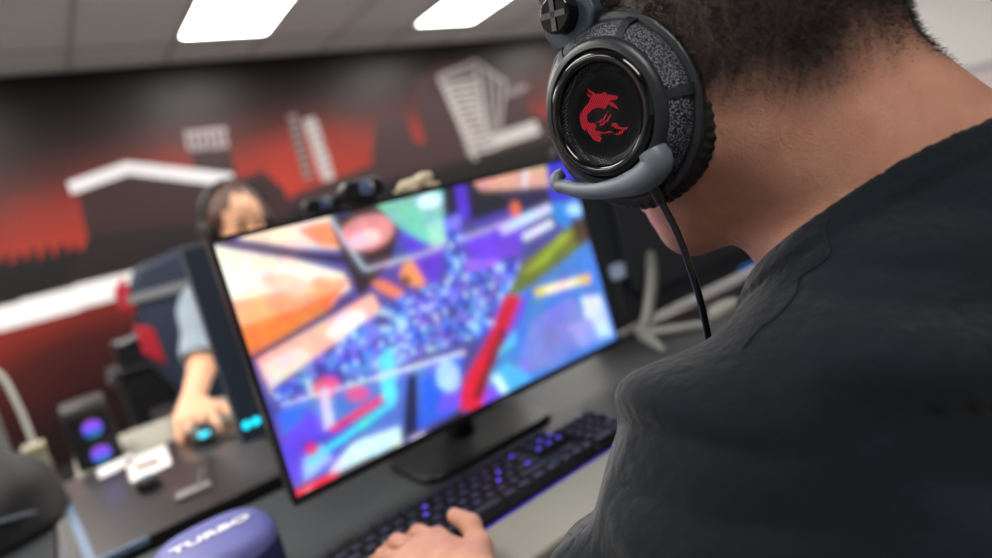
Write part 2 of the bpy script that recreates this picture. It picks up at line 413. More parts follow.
# ceiling lights
M_lamp = mat('lamp_diffuser', (240, 240, 238), .5, emit=(255, 250, 243), es=20)
M_frame = mat('lamp_frame', (215, 215, 213), .5)
def ceiling_light(x, y, label, group=None):
    t = thing('ceiling_light', (x, y, H-.012), label, 'ceiling light', group)
    f = MB()
    for a, b, c, d in ((-.3, -.6, .3, -.58), (-.3, .58, .3, .6), (-.3, -.58, -.28, .58), (.28, -.58, .3, .58)):
        f.box((x+a, y+b, H-.014), (x+c, y+d, H+.001))
    f.build('frame', M_frame, t, smooth=0)
    MB().prism([(x+px, y+py) for px, py in rrect(.56, 1.16, .03)], WF, H-.010, H-.006).build('diffuser', M_lamp, t, smooth=0)
ceiling_light(1.43, 3.88, 'bright ceiling light panel on the left, above the tilted white roof outline')
ceiling_light(3.25, 3.88, 'bright ceiling light panel on the right, nearer the headset')
for x, y in ((-.39, 4.0), (5.07, 4.0), (-.39, 1.6), (1.43, 1.6), (3.25, 1.6), (5.07, 1.6), (-2.2, 1.6), (-2.2, 4.0), (-.39, -.8), (6.5, 4.0)):
    ceiling_light(x, y, 'ceiling light panel further along the ceiling, outside the picture', 'ceiling lights out of view')

# ------------------------------------------------------------------ desks
def desk(name, lo, hi, m, label, legs):
    t = thing(name, (lo[0], lo[1], 0), label, 'desk')
    MB().box((lo[0], lo[1], DESK-.028), (hi[0], hi[1], DESK)).build('desktop', m, t, bevel=.003)
    for x, y in legs:
        MB().box((x-.025, y-.025, 0), (x+.025, y+.025, DESK-.028)).build('leg', M_metal, t, bevel=.003)
    MB().box((lo[0]+.05, (lo[1]+hi[1])/2-.02, DESK-.088), (hi[0]-.05, (lo[1]+hi[1])/2+.02, DESK-.028)).build('rail', M_metal, t, bevel=.002)
    if m is M_desk2: MB().box((lo[0], lo[1]-.0015, DESK-.028), (hi[0], lo[1], DESK-.0005)).build('gap_shade_strip', M_black, t)  # shade of the gap between the desks, put in as a black strip
    return t
desk('desk', (-.62, .5), (2.3, 1.055), M_desk, 'dark grey desk under the large glowing monitor and the keyboard', ((-.57, .55), (2.25, .55), (-.57, 1.0), (2.25, 1.0)))
desk('desk', (-.06, 1.105), (2.3, 2.0), M_desk2, 'beige desk behind, at which the girl with brown hair sits', ((-.01, 1.16), (2.25, 1.16), (-.01, 1.95), (2.25, 1.95)))

# ------------------------------------------------------------------ monitors
BZ = .010
SCREEN = decode([
((250, 238, 222), ((0.005, 0.979), (0.159, 0.851), (0.25, 0.755), (0.252, 0.691), (0.006, 0.576))),
((240, 170, 130), ((0.009, 0.775), (0.121, 0.757), (0.192, 0.771), (0.257, 0.723), (0.194, 0.638), (0.005, 0.569))),
((235, 120, 60), ((0.008, 0.679), (0.131, 0.679), (0.229, 0.703), (0.195, 0.645), (0.005, 0.569))),
((245, 210, 180), ((0.176, 0.732), (0.17, 0.723), (0.16, 0.719), (0.146, 0.721), (0.131, 0.729), (0.115, 0.741), (0.1, 0.756), (0.088, 0.772), (0.079, 0.789), (0.075, 0.805), (0.075, 0.817), (0.08, 0.826), (0.09, 0.83), (0.103, 0.828), (0.118, 0.822), (0.134, 0.81), (0.149, 0.795), (0.162, 0.778), (0.171, 0.761), (0.176, 0.745))),
((248, 230, 205), ((0.051, 0.986), (0.257, 0.984), (0.272, 0.842), (0.167, 0.897))),
((235, 140, 95), ((0.178, 0.965), (0.254, 0.968), (0.269, 0.852), (0.211, 0.886))),
((60, 30, 35), ((0.012, 0.982), (0.161, 0.865), (0.165, 0.883), (0.017, 0.999))),
((40, 20, 25), ((0.16, 0.863), (0.271, 0.784), (0.277, 0.806), (0.166, 0.885))),
((50, 28, 36), ((0.251, 0.977), (0.42, 0.987), (0.418, 0.899), (0.371, 0.755), (0.268, 0.641), (0.259, 0.806))),
((222, 140, 142), ((0.4, 0.888), (0.396, 0.866), (0.386, 0.845), (0.37, 0.829), (0.351, 0.819), (0.33, 0.815), (0.309, 0.819), (0.29, 0.828), (0.276, 0.844), (0.267, 0.863), (0.264, 0.884), (0.268, 0.905), (0.277, 0.925), (0.292, 0.941), (0.31, 0.952), (0.331, 0.956), (0.352, 0.954), (0.371, 0.945), (0.387, 0.93), (0.397, 0.91))),
((245, 205, 205), ((0.362, 0.865), (0.36, 0.854), (0.354, 0.845), (0.345, 0.837), (0.334, 0.832), (0.321, 0.831), (0.309, 0.832), (0.298, 0.837), (0.289, 0.844), (0.284, 0.853), (0.282, 0.863), (0.284, 0.873), (0.29, 0.882), (0.298, 0.89), (0.31, 0.895), (0.322, 0.897), (0.334, 0.896), (0.345, 0.891), (0.354, 0.884), (0.36, 0.875))),
((246, 185, 155), ((0.019, 0.549), (0.3, 0.646), (0.307, 0.569), (0.172, 0.505), (0.025, 0.408))),
((250, 235, 225), ((0.268, 0.581), (0.267, 0.568), (0.262, 0.554), (0.252, 0.541), (0.238, 0.53), (0.223, 0.523), (0.207, 0.519), (0.193, 0.52), (0.181, 0.525), (0.173, 0.533), (0.169, 0.544), (0.169, 0.557), (0.175, 0.57), (0.184, 0.583), (0.197, 0.594), (0.212, 0.602), (0.228, 0.606), (0.242, 0.605), (0.255, 0.601), (0.264, 0.592))),
((250, 215, 205), ((0.023, 0.527), (0.109, 0.543), (0.123, 0.494), (0.029, 0.433))),
((50, 20, 25), ((0.004, 0.551), (0.251, 0.646), (0.249, 0.662), (0.003, 0.566))),
((245, 150, 95), ((0.462, 0.65), (0.456, 0.634), (0.448, 0.622), (0.436, 0.615), (0.423, 0.613), (0.41, 0.617), (0.398, 0.625), (0.388, 0.639), (0.381, 0.655), (0.378, 0.672), (0.379, 0.69), (0.384, 0.705), (0.392, 0.717), (0.403, 0.725), (0.416, 0.727), (0.429, 0.724), (0.442, 0.715), (0.452, 0.702), (0.459, 0.686), (0.462, 0.668))),
((225, 120, 90), ((0.376, 0.591), (0.371, 0.588), (0.363, 0.59), (0.353, 0.597), (0.342, 0.609), (0.331, 0.624), (0.321, 0.64), (0.313, 0.657), (0.307, 0.672), (0.305, 0.684), (0.307, 0.692), (0.311, 0.696), (0.319, 0.694), (0.329, 0.687), (0.34, 0.676), (0.351, 0.661), (0.361, 0.645), (0.37, 0.628), (0.375, 0.612), (0.377, 0.599))),
((120, 60, 40), ((0.404, 0.646), (0.402, 0.64), (0.399, 0.636), (0.395, 0.633), (0.39, 0.632), (0.385, 0.633), (0.381, 0.637), (0.377, 0.642), (0.374, 0.648), (0.373, 0.654), (0.374, 0.661), (0.376, 0.667), (0.379, 0.672), (0.383, 0.675), (0.388, 0.675), (0.392, 0.674), (0.397, 0.671), (0.401, 0.666), (0.403, 0.66), (0.404, 0.653))),
((118, 198, 175), ((0.369, 0.988), (0.556, 0.993), (0.522, 0.742), (0.465, 0.767), (0.413, 0.869))),
((205, 245, 240), ((0.55, 0.947), (0.547, 0.936), (0.542, 0.927), (0.533, 0.919), (0.522, 0.914), (0.511, 0.913), (0.499, 0.915), (0.489, 0.921), (0.482, 0.929), (0.477, 0.939), (0.476, 0.95), (0.478, 0.96), (0.483, 0.97), (0.492, 0.978), (0.502, 0.982), (0.514, 0.984), (0.525, 0.982), (0.535, 0.977), (0.543, 0.969), (0.548, 0.958))),
((150, 215, 200), ((0.482, 0.86), (0.541, 0.864), (0.521, 0.733), (0.484, 0.758))),
((28, 28, 42), ((0.556, 0.993), (0.759, 0.997), (0.761, 0.827), (0.594, 0.815), (0.536, 0.819))),
((80, 50, 200), ((0.596, 0.993), (0.63, 0.996), (0.611, 0.822), (0.574, 0.823))),
((208, 155, 142), ((0.645, 1.005), (0.904, 1.003), (0.899, 0.88), (0.759, 0.908), (0.665, 0.941))),
((215, 215, 235), ((0.831, 1.006), (0.782, 0.841), (0.794, 0.834), (0.844, 0.999))),
((40, 34, 70), ((0.727, 0.919), (0.891, 0.882), (0.884, 0.771), (0.752, 0.781))),
((52, 52, 205), ((0.915, 0.999), (1.003, 0.994), (1.017, 0.688), (0.912, 0.718), (0.891, 0.841))),
((92, 55, 200), ((0.413, 0.869), (0.502, 0.728), (0.47, 0.582), (0.439, 0.62), (0.411, 0.781))),
((105, 62, 215), ((0.575, 0.766), (0.78, 0.74), (0.743, 0.605), (0.637, 0.615), (0.578, 0.679))),
((150, 90, 230), ((0.552, 0.672), (0.669, 0.61), (0.6, 0.555), (0.535, 0.578))),
((190, 190, 205), ((0.251, 0.973), (0.294, 0.743), (0.303, 0.748), (0.26, 0.979))),
((190, 190, 205), ((0.298, 0.737), (0.446, 0.73), (0.446, 0.748), (0.299, 0.753))),
((165, 160, 215), ((0.446, 0.728), (0.88, 0.771), (0.879, 0.795), (0.445, 0.75))),
((50, 130, 215), ((0.862, 0.79), (1.03, 0.791), (1.03, 0.547), (0.978, 0.596), (0.895, 0.673))),
((170, 215, 245), ((1, 0.722), (0.996, 0.713), (0.99, 0.707), (0.981, 0.703), (0.971, 0.702), (0.96, 0.705), (0.95, 0.71), (0.942, 0.718), (0.936, 0.727), (0.933, 0.737), (0.933, 0.747), (0.937, 0.755), (0.943, 0.762), (0.952, 0.766), (0.962, 0.766), (0.972, 0.764), (0.982, 0.759), (0.991, 0.751), (0.997, 0.742), (1, 0.732))),
((70, 84, 205), ((0.029, 0.433), (0.172, 0.505), (0.366, 0.603), (0.479, 0.6), (0.733, 0.59), (0.675, 0.43), (0.58, 0.312), (0.403, 0.338), (0.142, 0.33), (0.033, 0.325))),
((60, 90, 200), ((0.536, 0.866), (0.587, 0.86), (0.539, 0.5), (0.484, 0.529))),
((98, 108, 45), ((0.653, 0.441), (0.728, 0.562), (0.985, 0.69), (0.991, 0.559), (0.739, 0.437))),
((150, 165, 50), ((0.717, 0.508), (0.888, 0.634), (0.945, 0.631), (0.81, 0.524))),
((70, 60, 40), ((0.938, 0.692), (0.989, 0.688), (0.991, 0.559), (0.942, 0.558))),
((66, 122, 205), ((0.675, 0.43), (0.74, 0.446), (0.991, 0.559), (1.002, 0.01), (0.462, 0.02), (0.577, 0.266))),
((112, 128, 205), ((0.71, 0.288), (0.865, 0.332), (0.944, 0.13), (0.771, 0.049), (0.602, 0.082))),
((205, 215, 245), ((0.899, 0.304), (0.974, 0.276), (0.978, 0.057), (0.893, 0.08))),
((140, 150, 225), ((0.82, 0.2), (0.915, 0.189), (0.929, 0.059), (0.851, 0.068))),
((80, 190, 240), ((0.594, 0.304), (0.647, 0.322), (0.646, 0.226), (0.574, 0.196))),
((70, 175, 235), ((0.531, 0.138), (0.599, 0.157), (0.662, 0.043), (0.558, 0.025))),
((120, 70, 220), ((0.468, 0.052), (0.539, 0.099), (0.558, 0.025), (0.485, 0.008))),
((220, 235, 250), ((0.538, 0.124), (0.561, 0.128), (0.577, 0.04), (0.554, 0.037))),
((232, 222, 120), ((0.747, 0.389), (0.953, 0.356), (0.954, 0.398), (0.747, 0.427))),
((250, 245, 210), ((0.785, 0.391), (0.895, 0.372), (0.896, 0.397), (0.786, 0.416))),
((230, 190, 30), ((0.953, 0.372), (0.95, 0.367), (0.947, 0.363), (0.942, 0.36), (0.936, 0.36), (0.93, 0.362), (0.925, 0.366), (0.92, 0.371), (0.917, 0.377), (0.916, 0.384), (0.916, 0.39), (0.918, 0.396), (0.922, 0.4), (0.927, 0.402), (0.932, 0.402), (0.938, 0.401), (0.944, 0.397), (0.948, 0.392), (0.951, 0.385), (0.953, 0.379))),
((225, 200, 40), ((0.771, 0.401), (0.769, 0.395), (0.766, 0.391), (0.762, 0.389), (0.758, 0.388), (0.754, 0.389), (0.75, 0.392), (0.747, 0.397), (0.745, 0.402), (0.744, 0.408), (0.745, 0.414), (0.746, 0.419), (0.749, 0.424), (0.753, 0.426), (0.757, 0.427), (0.761, 0.426), (0.765, 0.423), (0.768, 0.418), (0.77, 0.413), (0.771, 0.407))),
((110, 70, 215), ((0.647, 0.357), (0.739, 0.437), (0.681, 0.319), (0.589, 0.225))),
((205, 22, 52), ((0.419, 0.059), (0.479, 0.008), (0.551, 0.162), (0.7, 0.417), (0.649, 0.453), (0.574, 0.316), (0.457, 0.153))),
((120, 15, 30), ((0.467, 0.077), (0.494, 0.058), (0.624, 0.287), (0.613, 0.317))),
((200, 215, 245), ((0.695, 0.715), (0.881, 0.756), (0.876, 0.8), (0.69, 0.757))),
((215, 225, 245), ((0.759, 0.658), (0.874, 0.686), (0.869, 0.721), (0.754, 0.691))),
((235, 110, 60), ((0.775, 0.807), (0.772, 0.796), (0.768, 0.786), (0.762, 0.78), (0.757, 0.776), (0.752, 0.776), (0.747, 0.78), (0.743, 0.787), (0.741, 0.797), (0.741, 0.808), (0.743, 0.82), (0.745, 0.831), (0.75, 0.84), (0.755, 0.847), (0.76, 0.851), (0.766, 0.851), (0.77, 0.847), (0.774, 0.84), (0.776, 0.83), (0.776, 0.819))),
((78, 112, 200), ((0.02, 0.334), (0.168, 0.342), (0.479, 0.273), (0.426, 0.068), (0.03, 0.066), (0.009, 0.067))),
((96, 66, 225), ((0.02, 0.334), (0.076, 0.343), (0.122, 0.209), (0.032, 0.076), (0.006, 0.077))),
((50, 110, 230), ((0.024, 0.347), (0.105, 0.355), (0.065, 0.278), (0.022, 0.254))),
((70, 60, 200), ((0.052, 0.2), (0.157, 0.205), (0.183, 0.144), (0.055, 0.078))),
((215, 80, 130), ((0.167, 0.363), (0.166, 0.35), (0.162, 0.339), (0.156, 0.331), (0.147, 0.325), (0.138, 0.324), (0.128, 0.326), (0.119, 0.332), (0.113, 0.341), (0.108, 0.352), (0.106, 0.364), (0.107, 0.376), (0.111, 0.386), (0.117, 0.395), (0.125, 0.401), (0.135, 0.403), (0.144, 0.401), (0.153, 0.395), (0.16, 0.386), (0.165, 0.375))),
((205, 90, 150), ((0.223, 0.276), (0.22, 0.268), (0.215, 0.262), (0.208, 0.259), (0.2, 0.26), (0.191, 0.264), (0.183, 0.271), (0.177, 0.28), (0.172, 0.291), (0.17, 0.302), (0.17, 0.312), (0.173, 0.32), (0.178, 0.326), (0.185, 0.329), (0.193, 0.328), (0.202, 0.324), (0.21, 0.318), (0.216, 0.308), (0.221, 0.298), (0.224, 0.287))),
((215, 200, 225), ((0.12, 0.362), (0.139, 0.365), (0.129, 0.224), (0.104, 0.21))),
((90, 210, 240), ((0.263, 0.388), (0.308, 0.425), (0.296, 0.28), (0.248, 0.226))),
((215, 232, 248), ((0.1, 0.075), (0.155, 0.123), (0.266, 0.106), (0.263, 0.043), (0.2, 0.026), (0.07, 0.034))),
((150, 190, 240), ((0.044, 0.147), (0.092, 0.17), (0.104, 0.1), (0.035, 0.07))),
((235, 16, 60), ((0.118, 0.19), (0.251, 0.225), (0.248, 0.25), (0.115, 0.213))),
((230, 20, 90), ((0.079, 0.16), (0.078, 0.153), (0.075, 0.149), (0.072, 0.146), (0.068, 0.145), (0.064, 0.147), (0.06, 0.151), (0.057, 0.157), (0.056, 0.163), (0.055, 0.171), (0.055, 0.178), (0.057, 0.184), (0.06, 0.188), (0.063, 0.191), (0.067, 0.192), (0.071, 0.19), (0.074, 0.186), (0.077, 0.181), (0.079, 0.174), (0.08, 0.167))),
((60, 222, 236), ((0.056, 0.116), (0.26, 0.185), (0.256, 0.21), (0.052, 0.138))),
((90, 225, 240), ((0.284, 0.223), (0.28, 0.209), (0.276, 0.198), (0.271, 0.19), (0.266, 0.186), (0.261, 0.186), (0.258, 0.192), (0.255, 0.201), (0.253, 0.213), (0.254, 0.227), (0.256, 0.242), (0.259, 0.256), (0.263, 0.267), (0.268, 0.276), (0.273, 0.28), (0.278, 0.279), (0.282, 0.274), (0.284, 0.265), (0.286, 0.252), (0.285, 0.238))),
((22, 18, 62), ((0.264, 0.051), (0.324, 0.284), (0.347, 0.278), (0.306, 0.046))),
((40, 90, 232), ((0.307, 0.054), (0.351, 0.236), (0.432, 0.261), (0.47, 0.26), (0.427, 0.058))),
((110, 80, 225), ((0.362, 0.081), (0.397, 0.147), (0.451, 0.157), (0.429, 0.066))),
((165, 208, 246), ((0.456, 0.2), (0.453, 0.179), (0.447, 0.161), (0.439, 0.149), (0.429, 0.142), (0.419, 0.143), (0.409, 0.15), (0.401, 0.163), (0.394, 0.181), (0.391, 0.201), (0.391, 0.223), (0.394, 0.243), (0.4, 0.261), (0.408, 0.274), (0.417, 0.28), (0.427, 0.281), (0.437, 0.274), (0.446, 0.261), (0.452, 0.243), (0.456, 0.222))),
((200, 210, 240), ((0.035, 0.357), (0.239, 0.319), (0.239, 0.332), (0.035, 0.368))),
((215, 222, 245), ((0.239, 0.317), (0.486, 0.269), (0.486, 0.287), (0.239, 0.334))),
((45, 18, 28), ((0.001, -0.005), (0.001, 0.046), (0.267, 0.039), (0.27, -0.019))),
((230, 28, 44), ((0.001, -0.005), (0, 0.055), (0.103, 0.052), (0.105, -0.003))),
((250, 140, 140), ((0.046, 0.013), (0.045, 0.008), (0.043, 0.004), (0.04, 0.002), (0.037, 0.002), (0.033, 0.004), (0.031, 0.007), (0.028, 0.012), (0.027, 0.017), (0.026, 0.023), (0.027, 0.029), (0.028, 0.034), (0.03, 0.038), (0.033, 0.04), (0.036, 0.04), (0.039, 0.039), (0.042, 0.035), (0.044, 0.031), (0.046, 0.025), (0.047, 0.019))),
((215, 215, 220), ((0.274, 0.012), (0.274, 0.006), (0.272, 0), (0.269, -0.005), (0.264, -0.008), (0.259, -0.009), (0.254, -0.008), (0.249, -0.005), (0.245, 0), (0.242, 0.006), (0.241, 0.012), (0.241, 0.019), (0.243, 0.025), (0.246, 0.029), (0.25, 0.032), (0.255, 0.033), (0.261, 0.032), (0.266, 0.03), (0.27, 0.025), (0.273, 0.019))),
((235, 235, 240), ((0.286, -0.005), (0.352, -0.006), (0.348, 0.033), (0.282, 0.033))),
((120, 90, 95), ((0.118, 0), (0.181, 0), (0.179, 0.024), (0.116, 0.024))),
((30, 30, 40), ((0.27, -0.019), (0.269, 0.021), (0.433, 0.054), (0.436, 0.006)))])
FIDX = [35, 36]
def screen_col(u, v):
    col = np.tile(A(*srgb((74, 66, 150))), (len(u), 1))
    for k, (c, pl) in enumerate(SCREEN):
        m = inside(u, v, pl); col[m] = c
        if k in FIDX:       # speckled crowd of blocks
            a = u[m]*72; b = v[m]*44; h = np.sin(np.floor(a)*12.9898+np.floor(b+np.floor(a)*.5)*78.233)*43758.5453; h = h-np.floor(h)
            pal = A(*[srgb(q) for q in ((52, 56, 180), (96, 126, 228), (175, 205, 245), (60, 44, 130), (130, 104, 222), (44, 66, 200), (80, 140, 235))])
            col[m] = pal[(h*6.999).astype(int)]
    nx, ny = 352, 198; g = col.reshape(ny, nx, 3); bl = g.copy(); ker = np.exp(-np.arange(-7, 8)**2/18.); ker /= ker.sum()
    for ax in (0, 1):
        pd = np.pad(bl, [(7, 7) if k == ax else (0, 0) for k in range(3)], mode='edge')
        bl = sum(w_*np.take(pd, range(k, k+bl.shape[ax]), axis=ax) for k, w_ in enumerate(ker))
    col = (.35*g+.65*bl).reshape(-1, 3)
    for k in range(3): col[:, k] *= .72+.36*smooth_noise(u*16, v*9, .8, 8+k)+.22*smooth_noise(u*16, v*9, .25, 18+k)
    return np.clip(col+.012, 0, 1)
M_screen = attr_color(mat('screen_image', (5, 5, 5), .25, spec=.4), emis=True, strength=1.25)
def monitor(name, cx, Y, w, h, zb, label, back=False, lit=None, tilt=0, yaw=0, z0=0, stand='plate'):
    """front faces -Y; back=True turns it round"""
    t = thing(name, (cx, Y+.1, DESK), label, 'monitor')
    sg = -1 if back else 1
    Mx = Matrix.Translation((cx, Y, zb+CZ)) @ Matrix.Rotation(math.radians(yaw), 4, 'Z') @ Matrix.Rotation(math.radians(-tilt*sg), 4, 'X') @ Matrix.Diagonal((1, sg, 1, 1))
    fr = lambda x, z, y: Mx @ V((x, y, z))
    body = MB().prism([(px, pz+h/2) for px, pz in rrect(w, h, .006)], fr, 0, .022)
    body.prism([(px, pz+h/2) for px, pz in rrect(w*.72, h*.7, .03)], fr, .022, .05)
    body.build('housing', M_navy if stand == 'plate' and back else (M_dim if back else M_black), t, bevel=.002)
    rim = MB()
    for a, b, c, d in ((-w/2, 0, w/2, BZ), (-w/2, h-.006, w/2, h), (-w/2, BZ, -w/2+.006, h-.006), (w/2-.006, BZ, w/2, h-.006)):
        rim.prism([(a, b), (c, b), (c, d), (a, d)], fr, -.0035, .001)
    rim.build('bezel', M_black, t)
    if lit:
        nx, ny = 352, 198
        def f(u, v):
            x = (u-.5)*(w-.012); z = BZ+v*(h-BZ-.006)
            return np.array([tuple(fr(a, b, -.001)) for a, b in zip(x, z)])
        wu = lambda u, v: screen_col((.006+u*(w-.012))/w, (BZ+v*(h-BZ-.006))/h)
        paint_grid('screen', nx, ny, f, wu, M_screen, t)
    else:
        MB().prism([(-w/2+.006, BZ), (w/2-.006, BZ), (w/2-.006, h-.006), (-w/2+.006, h-.006)], fr, -.001, .0005).build('screen', M_gloss, t)
    nb = Mx @ V((0, .05, h*.4)); y1 = .09*sg
    if stand == 'plate':
        s = MB().tube([nb, V((cx, Y+sg*.085, zb+CZ+.09)), V((cx, Y+sg*.1, DESK+z0+.012))], [.024, .022, .026], 16)
        s.build('stand_neck', M_black, t)
        b = MB().prism([(cx+px, Y+sg*.07+py) for px, py in rrect(.25, .15, .03)], WF, DESK+z0, DESK+z0+.012)
        b.build('stand_base', M_black, t, bevel=.003)
    return t, fr
mon, mfr = monitor('gaming_monitor', .4735, .79, .612, .345, -.313, 'large glowing monitor showing a bright blurred colourful game scene', lit=True, tilt=3)
# badge on the lower bezel
MB().prism([(px+.03, pz+.005) for px, pz in rrect(.04, .004, .0015)], mfr, -.0042, -.003).build('badge', M_grey, mon)
om, ofr = monitor('office_monitor', .50, 1.16, .612, .35, -.31, 'back of the dark navy monitor standing just behind the glowing one', back=True, z0=.0085)
for k in range(4):
    MB().lathe([(.006, 0), (.0075, .002), (.004, .005)], lambda x, y, h, k=k: ofr(-.245+x-k*.016, .032+y, .021+h), 14).build('led', M_teal, om)
nm, nfr = monitor('office_monitor', 1.30, .99, .80, .42, -.36, 'dark monitor with a thin blue light, right of the glowing one, seen past the cable', back=True, stand='none', yaw=0)
MB().prism([(.14, .007), (.24, .007), (.24, .012), (.14, .012)], nfr, .0215, .0235).build('led_strip', M_blue, nm)
# silver V shaped foot of that monitor
s = MB().tube(catmull([(1.085, .945, CZ-.215), (1.055, .925, CZ-.26), (1.0, .91, CZ-.33), (.965, .905, CZ-.362)], 6), [.013]*19, 14)
s.build('stand_neck', M_silver, nm)
s = MB()
for e in ((.90, .80), (1.06, .81), (1.02, .97)):
    s.tube([(.965, .905, DESK+.014), ((.965+e[0])/2, (.905+e[1])/2, DESK+.011), (*e, DESK+.008)], [.013, .010, .0078], 12)
s.build('stand_base', M_silver, nm)

# ------------------------------------------------------------------ keyboard
kb = thing('mechanical_keyboard', (.385, .676, DESK), 'black mechanical keyboard with purple backlight in front of the glowing monitor', 'keyboard')
KX, KY, U = .165, .735, .01905
MB().prism([(.385+a, .676+b) for a, b in rrect(.442, .132, .006)], WF, DESK, DESK+.016).build('case', M_black, kb, bevel=.002)
MB().box((.166, .6092, DESK+.004), (.604, .611, DESK+.009)).build('light_strip', M_purple, kb)
M_key = mat('keycap', (30, 30, 36), .5)
M_keylit = mat('keycap_legend', (40, 36, 70), .5, emit=(70, 60, 130), es=.12)
M_keyhot = mat('bright_keycap_legend', (70, 50, 200), .5, emit=(96, 60, 255), es=1.3)
rows = [[(0,1),(2,1),(3,1),(4,1),(5,1),(6.5,1),(7.5,1),(8.5,1),(9.5,1),(11,1),(12,1),(13,1),(14,1),(15.25,1),(16.25,1),(17.25,1)],
        [(i,1) for i in range(13)]+[(13,2),(15.25,1),(16.25,1),(17.25,1),(18.5,1),(19.5,1),(20.5,1),(21.5,1)],
        [(0,1.5)]+[(1.5+i,1) for i in range(12)]+[(13.5,1.5),(15.25,1),(16.25,1),(17.25,1),(18.5,1),(19.5,1),(20.5,1),(21.5,1)],
        [(0,1.75)]+[(1.75+i,1) for i in range(11)]+[(12.75,2.25),(18.5,1),(19.5,1),(20.5,1)],
        [(0,2.25)]+[(2.25+i,1) for i in range(10)]+[(12.25,2.75),(16.25,1),(18.5,1),(19.5,1),(20.5,1),(21.5,1)],
        [(0,1.25),(1.25,1.25),(2.5,1.25),(3.75,6.25),(10,1.25),(11.25,1.25),(12.5,1.25),(13.75,1.25),(15.25,1),(16.25,1),(17.25,1),(18.5,2),(20.5,1)]]
def key_mesh(w, leg):
    m = MB(); a = w*U/2-.0008; b = U/2-.0008; c = a-.0028; d = b-.0028
    for lo, z0 in ((0, 0),): pass
    vs = [V((sx*a, sy*b, 0)) for sx, sy in ((-1,-1),(1,-1),(1,1),(-1,1))]+[V((sx*c, sy*d+.0006, .0095)) for sx, sy in ((-1,-1),(1,-1),(1,1),(-1,1))]
    m.add(vs, [(0,3,2,1),(0,1,5,4),(1,2,6,5),(2,3,7,6),(3,0,4,7),(4,5,6,7)])
    m.cur = 1; q = .0026
    m.add([V((-q, -q+.001, .0097)), V((q, -q+.001, .0097)), V((q, q+.001, .0097)), V((-q, q+.001, .0097))], [(0,1,2,3)])
    me = bpy.data.meshes.new('key'); me.from_pydata(m.v, [], m.f); me.materials.append(M_key); me.materials.append(leg)
    me.polygons.foreach_set('material_index', m.mi); me.update(); return me
cache = {}; nk = 0
hot = {(1, 15), (1, 16), (2, 14), (2, 15), (2, 16), (3, 12), (1, 13), (2, 11), (3, 10), (2, 5), (1, 6), (3, 3)}
for r, row in enumerate(rows):
    for c, (kx, kw) in enumerate(row):
        kk = (kw, (r, c) in hot)
        if kk not in cache: cache[kk] = key_mesh(kw, M_keyhot if kk[1] else M_keylit)
        o = bpy.data.objects.new('key', cache[kk]); COL.objects.link(o); o.parent = kb; nk += 1
        o.location = V((KX+.006+(kx+kw/2)*U, KY-.008-(r+.5)*U-(.002 if r else 0), DESK+.0165))-base_of(kb)
        if kk[1]: o['label'] = 'key with a bright purple legend'
        if nk == 100: pass
pr = MB().prism([(.385+a, .553+b) for a, b in rrect(.44, .095, .012)], WF, DESK, DESK+.014).build('palm_rest', mat('palm_rest_fabric', (122, 122, 112), .6, bump=[(700, .0003, 'n')]), bevel=.004)
tag(pr, 'pale grey palm rest along the near edge of the purple lit keyboard', 'palm rest')

# ------------------------------------------------------------------ blue puck
pk = thing('portable_speaker', (.070, .772, DESK), 'round violet blue speaker with white lettering at the bottom edge', 'speaker')
M_puck = mat('violet_soft_plastic', (98, 102, 164), .45); M_puckd = mat('dark_blue_fabric', (38, 38, 96), .7, bump=[(1200, .0005, 'v')])
pf = lambda x, y, h: V((.070+x*1.08, .772+y*1.08, DESK+h*1.08))
def sq(t, r, h): return r*.04*(-math.cos(4*t))
MB().lathe([(.054, 0), (.061, .004), (.0635, .03), (.0635, .062)], pf, 64, mod=sq).build('body', M_puckd, pk)
MB().lathe([(.0635, .062), (.0635, .068), (.061, .075), (.055, .0795), (.046, .082), (.02, .0835), (.001, .084)], pf, 64, mod=sq).build('top', M_puck, pk)
text_mesh('lettering', 'TURBO', .0215, Matrix.Translation((.070, .768, DESK+.0913)) @ Matrix.Diagonal((1.2, 1, 1, 1)), mat('white_print', (240, 240, 244), .5, emit=(255, 255, 255), es=0), pk, .0005)
